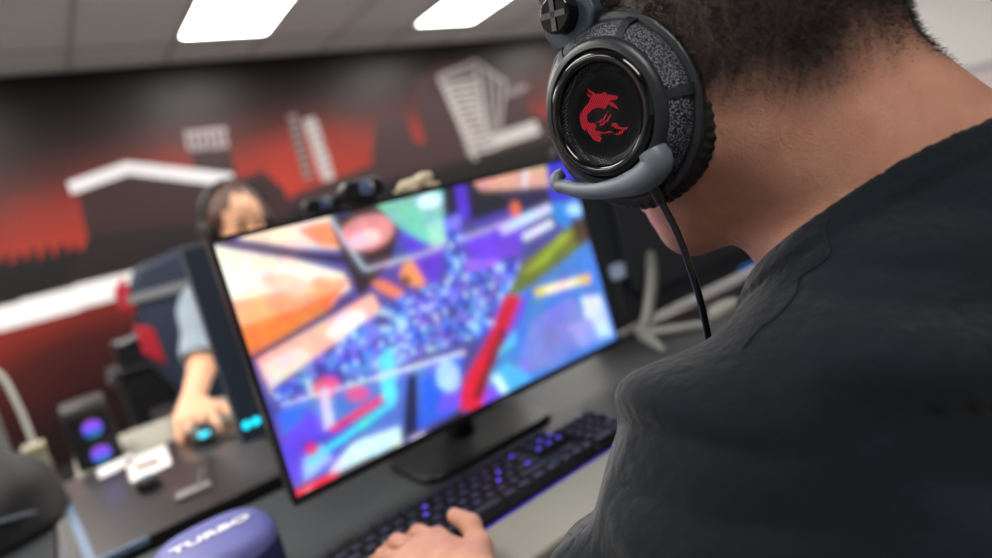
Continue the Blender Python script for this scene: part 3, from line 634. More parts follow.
# ------------------------------------------------------------------ the player in front
SWV = math.radians(15)
YAW, PIT = math.radians(82), math.radians(20)
F0 = A(math.cos(YAW), math.sin(YAW), 0); Zv = A(0, 0, 1)
HF = F0*math.cos(PIT)-Zv*math.sin(PIT); HU = F0*math.sin(PIT)+Zv*math.cos(PIT); HS = np.cross(Zv, F0)
M0 = A(.769, .707, .08)*.395-HF*.004+HU*.014-HS*.112
HR = np.stack([HF, HS, HU], 1)
def hp(f, s, u): return M0+HF*f+HS*s+HU*u
def to_head(p): return (p-M0)@HR
def head_sdf(q):
    """q in head space: x forward, y left, z up, origin between the ears"""
    qa = q*A(1, 1, 1); qa = qa.copy(); qa[:, 1] = np.abs(qa[:, 1])
    d = el(qa, (-.008, 0, .046), (.104, .080, .092))
    d = smin(d, el(qa, (-.040, 0, .006), (.084, .074, .074)), .03)
    d = smin(d, el(qa, (.036, 0, -.030), (.060, .064, .078)), .03)
    d = smin(d, rc(qa, (.0, .054, -.050), (.070, .022, -.088), .020, .018), .035)
    d = smin(d, el(qa, (.082, 0, -.090), (.020, .024, .018)), .02)
    d = smin(d, el(qa, (.093, 0, -.062), (.018, .026, .022)), .02)          # muzzle
    d = smin(d, rc(qa, (.095, 0, .022), (.116, 0, -.020), .007, .011), .014)    # nose
    d = smin(d, el(qa, (.106, .013, -.026), (.010, .008, .007)), .008)
    d = smin(d, el(qa, (.083, .032, .030), (.012, .022, .007)), .012)        # brow
    d = smin(d, el(qa, (.074, .045, -.020), (.018, .018, .016)), .02)         # cheek
    d = -smin(-d, el(qa, (.104, .031, .010), (.018, .017, .011)), .012)       # eye socket
    d = smin(d, el(qa, (.079, .031, .010), (.0125, .0125, .0115)), .002)      # eyeball
    d = smin(d, el(qa, (.108, 0, -.055), (.009, .022, .0045)), .003)          # upper lip
    d = smin(d, el(qa, (.106, 0, -.066), (.009, .019, .0055)), .003)          # lower lip
    e = el(qa, (-.004, .078, .002), (.019, .009, .031)); e = -smin(-e, el(qa, (0, .088, .002), (.011, .007, .019)), .004)
    return smin(d, e, .006)
C7 = A(.462, .115, -.105)
SHL, SHR = A(.290, .224, -.202), A(.640, .150, -.185)
ELL, WRL = A(.176, .305, -.415), A(.228, .484, -.340)
ELR, WRR = A(.80, .30, -.40), A(.705, .545, -.333)
HFL = A(-.12, .97, .10); HFL /= np.linalg.norm(HFL); HSL = np.cross(HFL, Zv); HSL /= np.linalg.norm(HSL); HUL = np.cross(HSL, HFL)
HFR = A(.0, 1, .06); HFR /= np.linalg.norm(HFR); HSR = -np.cross(HFR, Zv); HSR /= np.linalg.norm(HSR); HUR = np.cross(HFR, HSR)*1.0
if HUR[2] < 0: HUR = -HUR
TH = ((.022, .026, -.008), (.046, .050, -.006), (.070, .062, .004), (.090, .058, .010))
def near(p, c, r): return np.linalg.norm(p-np.asarray(c, float), axis=1) < r
def local(p, c, r, fn, d, k):
    m = near(p, c, r)
    if m.any(): d[m] = smin(d[m], fn(p[m]), k)
    return d
def torso_sdf(p):
    d = el(p, (.465, .120, -.285), (.165, .115, .175))
    d = smin(d, el(p, (.455, .06, -.42), (.165, .115, .19)), .08)
    d = smin(d, el(p, (.455, -.02, -.60), (.175, .135, .12)), .08)
    d = smin(d, rc(p, C7+A(0, .015, -.01), (.37, .170, -.148), .060, .055), .06)      # left trapezius
    d = smin(d, rc(p, C7+A(0, .015, -.01), (.575, .130, -.145), .060, .055), .06)
    d = smin(d, rc(p, (.37, .170, -.15), SHL, .056, .058), .05)
    d = smin(d, rc(p, (.575, .130, -.155), SHR, .062, .064), .05)
    return d
def arm_sdf(p, upper=True):
    d = smin(rc(p, SHL, ELL, .066, .044), rc(p, SHR, ELR, .062, .044), .01)
    if upper: return d
    d = smin(d, smin(rc(p, ELL, WRL, .044, .028), rc(p, ELR, WRR, .044, .028), .01), .02)
    return d
def neck_sdf(p):
    d = rc(p, hp(-.030, 0, -.030), C7+A(.005, .042, .022), .068, .066)
    d = smin(d, rc(p, hp(-.015, 0, -.05), (.475, .215, -.19), .048, .048), .03)
    d = smin(d, rc(p, C7+A(0, .055, .005), (.39, .190, -.135), .058, .05), .04)
    d = smin(d, rc(p, C7+A(0, .055, .0), (.54, .165, -.13), .058, .05), .04)
    return d
def body_sdf(p):
    d = torso_sdf(p)
    d = smin(d, arm_sdf(p, False), .035)
    d = smin(d, neck_sdf(p), .03)
    m = near(p, M0, .26)
    if m.any(): d[m] = smin(d[m], head_sdf(to_head(p[m])), .026)
    d = local(p, WRL, .26, lambda q: hand_sdf(q, WRL, HFL, HSL, HUL, curl=(13, 26, 20), thumb=TH), d, .015)
    d = local(p, WRR, .26, lambda q: hand_sdf(q, WRR, HFR, HSR, HUR, curl=(16, 30, 25)), d, .015)
    for sx in (-1, 1):
        hx = .455+sx*.095; kx = .455+sx*.15
        d = smin(d, rc(p, (hx, -.02, -.60), (kx, .40, -.585), .092, .062), .04)
        d = smin(d, rc(p, (kx, .40, -.60), (kx, .37, -1.02), .062, .04), .02)
        d = smin(d, smin(rc(p, (kx, .36, -1.075), (kx, .53, -1.095), .045, .03), rc(p, (kx, .37, -1.0), (kx, .36, -1.07), .045, .04), .02), .02)
    return d
PLO, PHI = (-.0, -.22, -1.135), (1.0, .82, .30)
vv, qq = nets(body_sdf, PLO, PHI, .0036)
hq = to_head(vv)
# scalp density: 1 in the thick hair, fading at the nape
def hair_mask(q):
    f, s, u = q[:, 0], np.abs(q[:, 1]), q[:, 2]
    line = np.interp(f, [-.12, -.09, -.065, -.05, -.035, -.02, .0, .02, .045, .06, .08, .10], [-.080, -.085, -.080, -.070, -.045, -.010, .0, .0, .02, .055, .080, .088])
    lim = line+.006*np.sin(s*90+f*60)
    return np.clip((u-lim)/.045, 0, 1), (u-lim)
hm, hl = hair_mask(hq); hm = hm*np.exp(-np.maximum(0, np.linalg.norm(hq, axis=1)-.155)*60)
world = vv+A(0, 0, CZ)
M_skin = mat('skin', (188, 138, 117), .5, sss=.1, spec=.45, var=(45, .7, (172, 118, 98)), bump=[(700, .0003, 'v'), (240, .00045, 'n'), (2600, .0002, 'n')])
attr_color(M_skin, mixcol=(50, 41, 40), attr='scalp')
nt = M_skin.node_tree; b_ = nt.nodes['Principled BSDF']; prev = b_.inputs['Normal'].links[0].from_socket
tc = nt.nodes.new('ShaderNodeTexCoord'); mp = nt.nodes.new('ShaderNodeMapping'); mp.inputs['Rotation'].default_value = (math.radians(-35), 0, math.radians(8)); mp.inputs['Scale'].default_value = (14, 110, 14)
no = nt.nodes.new('ShaderNodeTexNoise'); no.inputs['Scale'].default_value = 1; no.inputs['Detail'].default_value = 4
bp = nt.nodes.new('ShaderNodeBump'); bp.inputs['Distance'].default_value = .0022; bp.inputs['Strength'].default_value = .7
nt.links.new(tc.outputs['Object'], mp.inputs['Vector']); nt.links.new(mp.outputs[0], no.inputs['Vector']); nt.links.new(no.outputs['Fac'], bp.inputs['Height']); nt.links.new(prev, bp.inputs['Normal']); nt.links.new(bp.outputs[0], b_.inputs['Normal'])
ppl = thing('person', (.455, .1, 0), 'person seen from behind in a black T-shirt, bending over the keyboard with a headset on', 'person')
body = np_mesh('body', world, qq, M_skin, ppl, {'scalp': (hm*.94)})
# hair: short strands standing off the scalp
def grow(verts, nrm, dens, n, lmin, lmax, wd, lean, seed):
    r = np.random.default_rng(seed); w = dens/dens.sum(); ids = r.choice(len(verts), n, p=w)
    b = verts[ids]+r.normal(0, .0013, (n, 3)); nn = nrm[ids]; L = (lmin+(lmax-lmin)*dens[ids]*r.uniform(.6, 1.1, n))[:, None]
    ln = lean[ids]+r.normal(0, .28, (n, 3)); dr = nn*.55+ln; dr /= np.linalg.norm(dr, axis=1)[:, None]
    sd = np.cross(dr, r.normal(0, 1, (n, 3))); sd /= np.linalg.norm(sd, axis=1)[:, None]
    b = b-nn*.0008; mid = b+dr*L*.55; d2 = dr*.8+ln*.5; d2 /= np.linalg.norm(d2, axis=1)[:, None]; tip = mid+d2*L*.45
    v = np.stack([b-sd*wd, b+sd*wd, mid+sd*wd*.8, mid-sd*wd*.8, tip], 1).reshape(-1, 3)
    return v, n
def strands_obj(name, v, n, m, parent, stuff=False):
    i = np.arange(n)*5; me = bpy.data.meshes.new(name); off = np.array(base_of(parent))
    fs = np.concatenate([np.stack([i, i+1, i+2, i+3], 1), np.stack([i+3, i+2, i+4, i+4], 1)])
    faces = [tuple(x) for x in fs[:n].tolist()]+[tuple(x[:3]) for x in fs[n:].tolist()]
    me.from_pydata((v-off).tolist(), [], faces); me.materials.append(m); me.shade_smooth(); me.update()
    o = bpy.data.objects.new(name, me); COL.objects.link(o); o.parent = parent
    return o
M_hair = mat('dark_hair', (46, 40, 40), .45, spec=.5)
gr, _ = grad(body_sdf, vv)
dens = np.clip(hl/.05, 0, 1)**1.3*(hl > 0)*(np.linalg.norm(hq, axis=1) < .17)*(np.abs(hq[:, 1]) < .2)
ear = (np.abs(hq[:, 0]+.004) < .03) & (hq[:, 2] < .045) & (np.abs(hq[:, 1]) > .06); dens = dens*~ear
lean = np.tile(-HU*.5-HF*.25, (len(vv), 1))
sv, sn = grow(world, gr, dens+1e-9, 130000, .0014, .0062, .00016, lean, 3)
strands_obj('hair', sv, sn, M_hair, ppl)
# T-shirt: a shell round the torso and upper arms
KB = A(0, .56, .83); CBK = C7+A(0, .024, .054)
def collar(p):
    x = p[:, 0]-.448
    return (p-CBK)@KB+.0015*np.sin(p[:, 0]*40)-.30*np.maximum(np.abs(x)-.01, 0)
def folds(p):
    x, y, z = p[:, 0], p[:, 1], p[:, 2]
    w = .0060*np.sin(62*(z+.42*y+.16*x)+2.2*np.sin(9*x+3)+1.3*np.sin(17*y))*np.clip((-.05-z)/.10, .15, 1)
    w += .0032*np.sin(105*(z*.9+.30*x-.3*y)+2.4*np.sin(13*x+7*y))*np.clip(.5+.5*np.sin(8*x+5*z+1), 0, 1)
    w += .0040*np.sin(80*(x*.8+y*.6)+3*np.sin(11*z))*np.clip((-.16-z)/.12, 0, 1)*np.clip((.34-x)/.06, 0, 1)
    return w
def shirt_sdf(p):
    t = smin(torso_sdf(p), neck_sdf(p)+.006, .03)
    base = t-.010
    ELs, ERs = SHL+(ELL-SHL)*.80, SHR+(ELR-SHR)*.80
    slv = smin(rc(p, SHL, ELs, .077, .074), rc(p, SHR, ERs, .074, .072), .01)
    outer = smin(base, slv, .030)
    c = collar(p)
    outer = outer+np.minimum(folds(p)*1.5, .0045)*np.clip(-c/.05, 0, 1)-.0022*np.clip((c+.019)/.003, 0, 1)
    d = np.maximum(outer, -(outer+.0075))
    d = smax(d, c, .002)
    # sleeves stop short of the elbow, hem at the hips
    for a, b in ((SHL, ELL), (SHR, ERs*0+ELR)):
        ax = (b-a)/np.linalg.norm(b-a); L = np.linalg.norm(b-a)*.78
        s = (p-a)@ax-L; far = np.linalg.norm(p-a-np.outer((p-a)@ax, ax), axis=1) < .11
        d = np.where(far, np.maximum(d, s), d)
    d = np.maximum(d, -.66-p[:, 2])
    return d
sv_, sq_ = nets(shirt_sdf, PLO, PHI, .0036)
M_shirt = mat('black_cotton', (12, 20, 28), .85, spec=.22, bump=[(1600, .0003, 'n'), (130, .0012, 'n'), (22, .006, 'n')], var=(9, .6, (10, 15, 20)))
M_shirt.node_tree.nodes['Principled BSDF'].inputs['Sheen Weight'].default_value = .2
M_shirt.node_tree.nodes['Principled BSDF'].inputs['Sheen Roughness'].default_value = .4
np_mesh('t_shirt', sv_+A(0, 0, CZ), sq_, M_shirt, ppl)
SEAM = [[0.3579, 0.1779, -0.0598], [0.3499, 0.1768, -0.0679], [0.3406, 0.1716, -0.0758], [0.3365, 0.1747, -0.0802], [0.3298, 0.185, -0.087], [0.3186, 0.1839, -0.0941], [0.303, 0.1879, -0.1018], [0.2977, 0.1945, -0.1059], [0.2845, 0.199, -0.1141]]
MB().tube(catmull([V(p)+V((0, 0, CZ)) for p in SEAM], 8), .0009, 6).build('shoulder_seam', M_shirt, ppl)
# trousers and shoes (out of sight below the desk)
def trouser_sdf(p):
    d = el(p, (.455, -.02, -.60), (.187, .147, .125))
    for sx in (-1, 1):
        hx = .455+sx*.095; kx = .455+sx*.15
        d = smin(d, rc(p, (hx, -.02, -.60), (kx, .40, -.585), .102, .073), .04)
        d = smin(d, rc(p, (kx, .40, -.60), (kx, .37, -1.02), .073, .06), .02)
    return np.maximum(np.maximum(d, -1.03-p[:, 2]), p[:, 2]+.47)
tv, tq = nets(trouser_sdf, PLO, (1.0, .82, -.4), .009)
np_mesh('trousers', tv+A(0, 0, CZ), tq, mat('dark_denim', (36, 42, 56), .8), ppl)
def shoe_sdf(p):
    d = None
    for sx in (-1, 1):
        kx = .455+sx*.15
        e = rc(p, (kx, .355, -1.082), (kx, .56, -1.095), .055, .042); d = e if d is None else np.minimum(d, e)
    return np.maximum(d, -1.13-p[:, 2])
tv, tq = nets(shoe_sdf, PLO, (1.0, .82, -.9), .009)
np_mesh('shoes', tv+A(0, 0, CZ), tq, M_black, ppl)

# ------------------------------------------------------------------ headset
hs = thing('headset', tuple(V(hp(0, 0, 0))+V((0, 0, CZ))), 'black over-ear headset with a red dragon emblem, worn by the person in black', 'headset')
def cupframe(sgn):
    o = hp(.004, 0, -.014)+HS*sgn*.112
    ca, sa = math.cos(SWV), math.sin(SWV)*sgn
    ax = HS*ca+F0*-sa; fx = (HF-ax*(HF@ax)); fx /= np.linalg.norm(fx); ux = np.cross(fx, ax); ux = ux if ux@HU > 0 else -ux
    return lambda x, y, h: V(o+fx*x*1.08+ux*y*1.08+ax*sgn*(h-.112))+V((0, 0, CZ))
M_leather = mat('black_leatherette', (17, 17, 18), .42, bump=[(500, .0003, 'n')])
M_mesh = mat('woven_mesh', (46, 48, 56), .35, metal=.4)
nt = M_mesh.node_tree; b_ = nt.nodes['Principled BSDF']
tc = nt.nodes.new('ShaderNodeTexCoord'); wv = nt.nodes.new('ShaderNodeTexWave'); wv.inputs['Scale'].default_value = 300; wv.wave_type = 'BANDS'; wv.bands_direction = 'DIAGONAL'
w2 = nt.nodes.new('ShaderNodeTexWave'); w2.inputs['Scale'].default_value = 260; w2.bands_direction = 'Z'
mm = nt.nodes.new('ShaderNodeMath'); mm.operation = 'MULTIPLY'
nt.links.new(tc.outputs['Object'], wv.inputs['Vector']); nt.links.new(tc.outputs['Object'], w2.inputs['Vector'])
nt.links.new(wv.outputs['Fac'], mm.inputs[0]); nt.links.new(w2.outputs['Fac'], mm.inputs[1])
mx = nt.nodes.new('ShaderNodeMix'); mx.data_type = 'RGBA'; mx.inputs[6].default_value = (*srgb((14, 14, 17)), 1); mx.inputs[7].default_value = (*srgb((170, 172, 190)), 1)
nt.links.new(mm.outputs[0], mx.inputs[0]); nt.links.new(mx.outputs[2], b_.inputs['Base Color'])
M_side = mat('side_mesh_fabric', (60, 60, 68), .4, metal=.3, bump=[(900, .0006, 'v')])
nt = M_side.node_tree; tc = nt.nodes.new('ShaderNodeTexCoord'); vo = nt.nodes.new('ShaderNodeTexVoronoi'); vo.inputs['Scale'].default_value = 900; cr_ = nt.nodes.new('ShaderNodeValToRGB')
cr_.color_ramp.elements[0].position = .2; cr_.color_ramp.elements[0].color = (*srgb((124, 126, 142)), 1); cr_.color_ramp.elements[1].position = .55; cr_.color_ramp.elements[1].color = (*srgb((14, 14, 18)), 1)
nt.links.new(tc.outputs['Object'], vo.inputs['Vector']); nt.links.new(vo.outputs['Distance'], cr_.inputs[0]); nt.links.new(cr_.outputs[0], nt.nodes['Principled BSDF'].inputs['Base Color'])
M_wire = mat('fine_wire', (20, 20, 24), .3, metal=.2)
M_yoke = mat('blue_grey_plastic', (46, 58, 72), .4)
M_emb = mat('glowing_red_print', (222, 26, 56), .5, emit=(214, 20, 48), es=.3)  # printed emblem, with a glow added to brighten it
M_satin = mat('satin_grey_plastic', (27, 31, 37), .38)
EMB = [[[0.0001, 0.0189], [-0.0023, 0.0139], [-0.0041, 0.0109], [-0.0013, 0.0125], [0.0001, 0.0162]], [[0.002, 0.0165], [-0.0011, 0.0123], [0.0007, 0.0117], [0.0022, 0.0153]], [[-0.0013, 0.0125], [-0.0051, 0.0112], [-0.0061, 0.0099], [-0.009, 0.0099], [-0.0095, 0.0073], [-0.0148, 0.0022], [-0.0128, 0.0012], [-0.0084, 0.004], [-0.0087, 0.0022], [-0.0058, 0.0022], [-0.0029, 0.0019], [-0.0009, 0.0047], [0.0032, 0.0065], [0.0072, 0.0067], [0.0096, 0.0063], [0.0113, 0.0031], [0.016, -0.0002], [0.0168, 0.0025], [0.0154, 0.0071], [0.0133, 0.01], [0.0098, 0.0108], [0.0066, 0.0112], [0.0032, 0.012]], [[-0.009, 0.0027], [-0.0108, 0.0001], [-0.0107, -0.0017], [-0.0108, -0.0043], [-0.0087, -0.0009], [-0.0068, 0.0018]], [[0.0112, 0.0042], [0.0109, 0.0018], [0.0073, -0.0008], [0.0079, -0.0036], [0.0103, -0.003], [0.0078, -0.009], [0.0103, -0.0068], [0.0084, -0.0108], [0.0107, -0.012], [0.014, -0.0081], [0.0146, -0.0022], [0.0139, 0.0016]], [[-0.0044, -0.0006], [-0.0025, -0.0023], [0.0034, -0.003], [0.0061, -0.0011], [0.0005, -0.0018], [-0.0028, -0.001]], [[-0.0051, -0.0032], [-0.0018, -0.005], [0.0047, -0.0048], [0.0062, -0.0032], [-0.0005, -0.0041], [-0.0038, -0.0033]], [[-0.0021, -0.0074], [-0.0051, -0.0095], [-0.0056, -0.0124], [-0.0075, -0.0143], [-0.0098, -0.0154], [-0.0095, -0.0167], [-0.0071, -0.0156], [-0.0056, -0.0142], [-0.0033, -0.0119], [-0.0015, -0.0091]], [[-0.0066, -0.0155], [-0.006, -0.0164], [-0.0028, -0.0163], [-0.0004, -0.0142], [-0.0041, -0.0145]], [[0.0094, -0.0047], [0.005, -0.0089], [0.0009, -0.0106], [-0.0007, -0.0138], [0.0005, -0.0119], [0.0055, -0.0096], [0.0089, -0.0067]]]
A0 = .112   # face of the cup from the middle of the head
for sgn in (1, -1):
    fr = cupframe(sgn)
    cup = MB(); SY = 1.06
    # dark inner housing
    cup.lathe([(.046, A0-.030), (.050, A0-.026), (.0505, A0-.018), (.048, A0-.012), (.040, A0-.006), (.034, A0-.003)], fr, 72, sy=SY)
    cu = cup.build('ear_cup', M_blacksoft, hs, smooth=40)
    MB().lathe([(.0495, A0-.0255), (.0496, A0-.018), (.0475, A0-.011), (.0415, A0-.0055), (.037, A0-.0025)], lambda x, y, h: fr(x*1.012, y*1.012, h+.0004), 96, sy=SY, caps=False).build('side_mesh', M_side, cu)
    c = MB()
    c.lathe([(.0352, A0-.001), (.0360, A0+.0008), (.0390, A0+.0002), (.0412, A0-.0020), (.0420, A0-.0045), (.0410, A0-.0060), (.038, A0-.0065)], fr, 96, sy=SY, caps=False)
    c.lathe([(.0500, A0-.0180), (.0528, A0-.0176), (.0546, A0-.0190), (.0548, A0-.0218), (.0535, A0-.0232), (.0480, A0-.0234)], fr, 96, sy=SY, caps=False)
    for k in range(6):
        t = math.radians(k*60+20)
        cs, sn = math.cos(t), math.sin(t)
        pp = []
        for w0, r, h in ((.0024, .040, A0-.0035), (.0024, .0445, A0-.0062), (.0026, .0495, A0-.0105), (.0032, .0530, A0-.0190)):
            pp.append((w0, r, h))
        vs = []
        for w0, r, h in pp:
            for sw, dh in ((-1, 0), (1, 0), (1, -.006), (-1, -.006)):
                rr = r+(.0 if dh == 0 else -.002)
                vs.append(fr(rr*cs-sn*w0*sw, (rr*sn+cs*w0*sw)*SY, h+dh))
        fs = []
        for q in range(3):
            for a in range(4): fs.append((q*4+a, q*4+(a+1) % 4, q*4+4+(a+1) % 4, q*4+4+a))
        fs += [(0, 1, 2, 3), (12, 13, 14, 15)]
        c.add(vs, fs)
    c.build('frame', M_satin, cu, smooth=50)
    # glossy ring and grille
    MB().lathe([(.0288, A0-.001), (.0294, A0+.0018), (.0312, A0+.0036), (.0340, A0+.0034), (.0362, A0+.0010), (.0362, A0-.004)], fr, 96, caps=False).build('glossy_ring', M_gloss, cu, smooth=60)
    MB().lathe([(.0300, A0+.0004), (.0285, A0-.0016), (.0255, A0-.0030), (.018, A0-.0036), (.010, A0-.0038), (.0005, A0-.004)], fr, 96, caps=False).build('grille', M_mesh, cu, smooth=60)
    dish = lambda r: float(np.interp(r, [0, .010, .018, .0255, .0285, .0300], [A0-.004, A0-.0038, A0-.0036, A0-.0030, A0-.0016, A0+.0004]))
    gb = MB()
    for k in range(-22, 23):
        off_ = k*.00135; hl_ = math.sqrt(max(.0296**2-off_**2, 0))
        if hl_ < .003: continue
        pa = []; ca_, sa_ = math.cos(math.radians(-22)), math.sin(math.radians(-22))
        for q in range(15):
            u_ = -hl_+2*hl_*q/14; x_ = u_*ca_-off_*sa_; y_ = u_*sa_+off_*ca_; pa.append(fr(x_, y_, dish(math.hypot(x_, y_))+.0011))
        gb.tube(pa, .00038, 5)
    gb.build('grille_wire', M_wire, cu)
    em = MB()
    def ef(x, y, h): r = math.hypot(x, y); return fr(x, y, float(np.interp(r, [0, .010, .018, .0255, .0285, .0300], [A0-.004, A0-.0038, A0-.0036, A0-.0030, A0-.0016, A0+.0004]))+.0006+h)
    for pl in EMB:
        # strips keep the print on the dished grille
        P2 = [(a, b) for a, b in pl]
        n = len(P2); em.add([ef(a, b, .0004) for a, b in P2]+[ef(a, b, .0) for a, b in P2], [tuple(range(n)), tuple(range(n, 2*n))[::-1]]+[(i, (i+1) % n, n+(i+1) % n, n+i) for i in range(n)])
    em.build('emblem', M_emb, cu, smooth=0)['label'] = 'red dragon emblem'
    # cushion with gathered pleats
    MB().lathe([(.030, .0735), (.046, .0715), (.0550, .0735), (.0590, .0775), (.0592, .0820), (.0568, .0862), (.0520, .0885)], fr, 240, sy=SY,
               mod=lambda t, r, h: (.0005*math.cos(60*t)*(r > .05)-.0004*(r > .05)), caps=False).build('ear_cushion', M_leather, cu, smooth=80)
    MB().lathe([(.0480, .0870), (.0515, .0880), (.0520, .0905), (.049, .0915)], fr, 96, sy=SY, caps=False).build('neck_ring', M_blacksoft, cu, smooth=60)
    # yoke: hinge block and arm up to the band
    yk = MB(); yfr = lambda x, y, h: fr(-.006+x, y+.005, h)
    yk.prism([(-.019, .050), (-.011, .0435), (.011, .0435), (.019, .050), (.020, .062), (.0165, .074), (-.0165, .074), (-.020, .062)], yfr, A0-.024, A0-.013)
    yk.prism([(-.013, .074), (.013, .074), (.012, .108), (-.012, .108)], yfr, A0-.025, A0-.016)
    yk.build('yoke', M_yoke, cu, bevel=.0022, seg=3)
    MB().lathe([(.0112, A0-.015), (.0112, A0-.003), (.0102, A0-.0018)], lambda x, y, h: fr(x-.006, y+.067, h), 40).build('pivot_knob', M_gloss, cu, bevel=.0006)
    kn = MB()
    for a in (0, 90):
        t = math.radians(a+30); kn.box((-.0092, -.0017, A0-.0022), (.0092, .0017, A0-.0008), None)
    kn.v = [fr(v.x*math.cos(tt)-v.y*math.sin(tt)-.006, v.x*math.sin(tt)+v.y*math.cos(tt)+.067, v.z) for v, tt in zip(kn.v, [.5]*8+[.5+math.pi/2]*8)]
    kn.build('knob_cross', M_chrome, cu)
# headband over the crown
def arc(r0, w, off=0):
    pts = []
    for k in range(41):
        t = math.radians(-68+k*136/40); pts.append((math.sin(t), math.cos(t)))
    return pts
hb = MB(); vs = []; n = 41
for k in range(n):
    t = math.radians(-90+180*k/(n-1)); s_, u_ = math.sin(t), math.cos(t)
    for fx, rr in ((-.018, 0), (.018, 0), (.016, .007), (-.016, .007)):
        sw = (.093+rr)*s_; uu = .100+(.046+rr)*u_
        vs.append(V(hp(fx-.004, sw, uu))+V((0, 0, CZ)))
fs = [(k*4+a, k*4+(a+1) % 4, k*4+4+(a+1) % 4, k*4+4+a) for k in range(n-1) for a in range(4)]+[(0,1,2,3), tuple((n-1)*4+a for a in range(4))]
hb.add(vs, fs); hb.build('headband', M_satin, hs, bevel=.002)
# microphone boom on the left cup
fr = cupframe(1)
bm_ = MB()
pts = catmull([fr(*p) for p in [[-0.018, -0.0359, 0.113], [-0.0166, -0.0435, 0.113], [-0.0042, -0.0457, 0.113], [0.0113, -0.0419, 0.112], [0.0283, -0.0351, 0.109], [0.045, -0.0256, 0.106], [0.0537, -0.0186, 0.10400000000000001]]], 8)
n = len(pts); rads = list(np.interp(np.linspace(0, 1, n), [0, .1, .3, .42, .52, .85, 1], [.0086, .0094, .0092, .0082, .0066, .0056, .0050]))
bm_.tube(pts, rads, 20)
bo = bm_.build('microphone_boom', M_grey, hs, smooth=60)
tp = catmull([fr(*p) for p in [[0.0522, -0.0194, 0.10400000000000001], [0.0598, -0.0145, 0.10200000000000001], [0.0594, -0.0088, 0.1], [0.0559, -0.0077, 0.096]]], 6)
MB().tube(tp, list(np.interp(np.linspace(0, 1, len(tp)), [0, .5, 1], [.0050, .0052, .0040])), 16).build('microphone', M_grey, bo, smooth=60)
# cable
cp = [fr(*p) for p in [[0.0007, -0.0481, 0.098], [0.0032, -0.0615, 0.096], [0.0059, -0.0825, 0.094], [0.0137, -0.1134, 0.092], [0.0229, -0.1375, 0.09], [0.0318, -0.1554, 0.088], [0.0505, -0.1839, 0.08]]]
MB().tube([cp[0], cp[0]*.5+cp[1]*.5, cp[1]], [.0044, .0040, .0030], 16).build('strain_relief', M_black, hs, smooth=40)
MB().tube(catmull(cp[1:], 10), .0023, 12).build('cable', M_gloss, hs, smooth=60)
# ------------------------------------------------------------------ chair under the player, mouse of the player
def office_chair(x, y, label, back):
    t = thing('gaming_chair', (x, y, 0), label, 'chair')
    MB().prism([(x+a, y+b) for a, b in rrect(.48, .46, .09)], WF, .355, .405).build('seat', M_black, t, bevel=.015)
    b = MB()
    for k in range(5):
        a = 2*math.pi*k/5+.3; b.tube([(x, y, .10), (x+.28*math.cos(a), y+.28*math.sin(a), .075)], [.025, .017], 10)
    b.build('star_base', M_black, t)
    MB().tube([(x, y, .08), (x, y, .358)], .025, 14).build('gas_lift', M_metal, t)
    for k in range(5):
        a = 2*math.pi*k/5+.3; px, py = x+.28*math.cos(a), y+.28*math.sin(a)
        MB().lathe([(.03, -.018), (.035, -.014), (.035, .014), (.03, .018)], lambda u, v, h, px=px, py=py: V((px+u, py+h, .035+v)), 20).build('caster', M_black, t)
    return t
pc = office_chair(.455, -.03, 'black swivel stool under the person in the black T-shirt', False)
pm = thing('computer_mouse', (.71, .635, DESK), 'black computer mouse under the right hand of the person in black', 'mouse')
def mouse_shape(cx, cy, mat_, parent, sgn=1):
    m = MB(); vs = []; n = 20; prof = [(1, 0), (1.02, .25), (.98, .6), (.8, .85), (.45, .98), (.02, 1)]
    m.lathe([(r, h) for r, h in prof], lambda x, y, h: V((cx+x*.031, cy+y*.056, DESK+.0005+h*.034*(1-.25*sgn*y))), 32)
    return m.build('shell', mat_, parent, smooth=60)
mouse_shape(.71, .635, M_black, pm)
MB().lathe([(.010, -.0035), (.0105, 0), (.010, .0035)], lambda x, y, h: V((.71+h, .665+x, DESK+.0235+y)), 20).build('scroll_wheel', M_grey, pm)

# ------------------------------------------------------------------ things at the girl's desk
gm = thing('desk_mat', (.5, 1.4, DESK), 'large glossy dark desk mat with white outlined marks, covering the beige desk', 'desk mat')
M_mat = mat('glossy_dark_mat', (34, 31, 32), .34, spec=.6, coat=.3, var=(26, .5, (44, 42, 42)))
MB().prism([(-.05, 1.10), (1.9, 1.10), (1.9, 1.66), (-.083, 1.66)], WF, DESK, DESK+.008).build('surface', M_mat, gm)
ed = MB()
ed.prism([(-.062, 1.10), (-.050, 1.10), (-.083, 1.66), (-.097, 1.66)], WF, DESK, DESK+.010)
ed.prism([(-.05, 1.092), (.02, 1.092), (.02, 1.10), (-.05, 1.10)], WF, DESK, DESK+.010)
ed.build('edge', mat('pale_blue_edge', (92, 112, 138), .4), gm)
M_mark = mat('white_print_mark', (216, 212, 210), .5)
def quadmark(pts, hole=None):
    m = MB(); z0, z1 = DESK+.008, DESK+.0092
    if hole is None: m.prism(pts, WF, z0, z1)
    else:
        n = len(pts); m.add([V((*p, z1)) for p in pts]+[V((*p, z1)) for p in hole], [(i, (i+1) % n, n+(i+1) % n, n+i) for i in range(n)])
    return m
lp = [[[-0.0193, 1.6581], [0.0513, 1.6835], [0.049, 1.5962], [-0.0202, 1.5705]], [[0.0349, 1.6385], [0.1185, 1.6398], [0.1057, 1.4509], [0.0279, 1.4363]], [[0.0463, 1.549], [0.09, 1.5437], [0.0895, 1.5018], [0.0461, 1.5092]]]
quadmark(lp[0]).build('printed_bar', M_mark, gm)
quadmark(lp[1], lp[2]).build('printed_outline', M_mark, gm)
MB().prism(lp[2], WF, DESK+.0081, DESK+.0086).build('printed_window', mat('brown_print', (88, 36, 28), .5), gm)

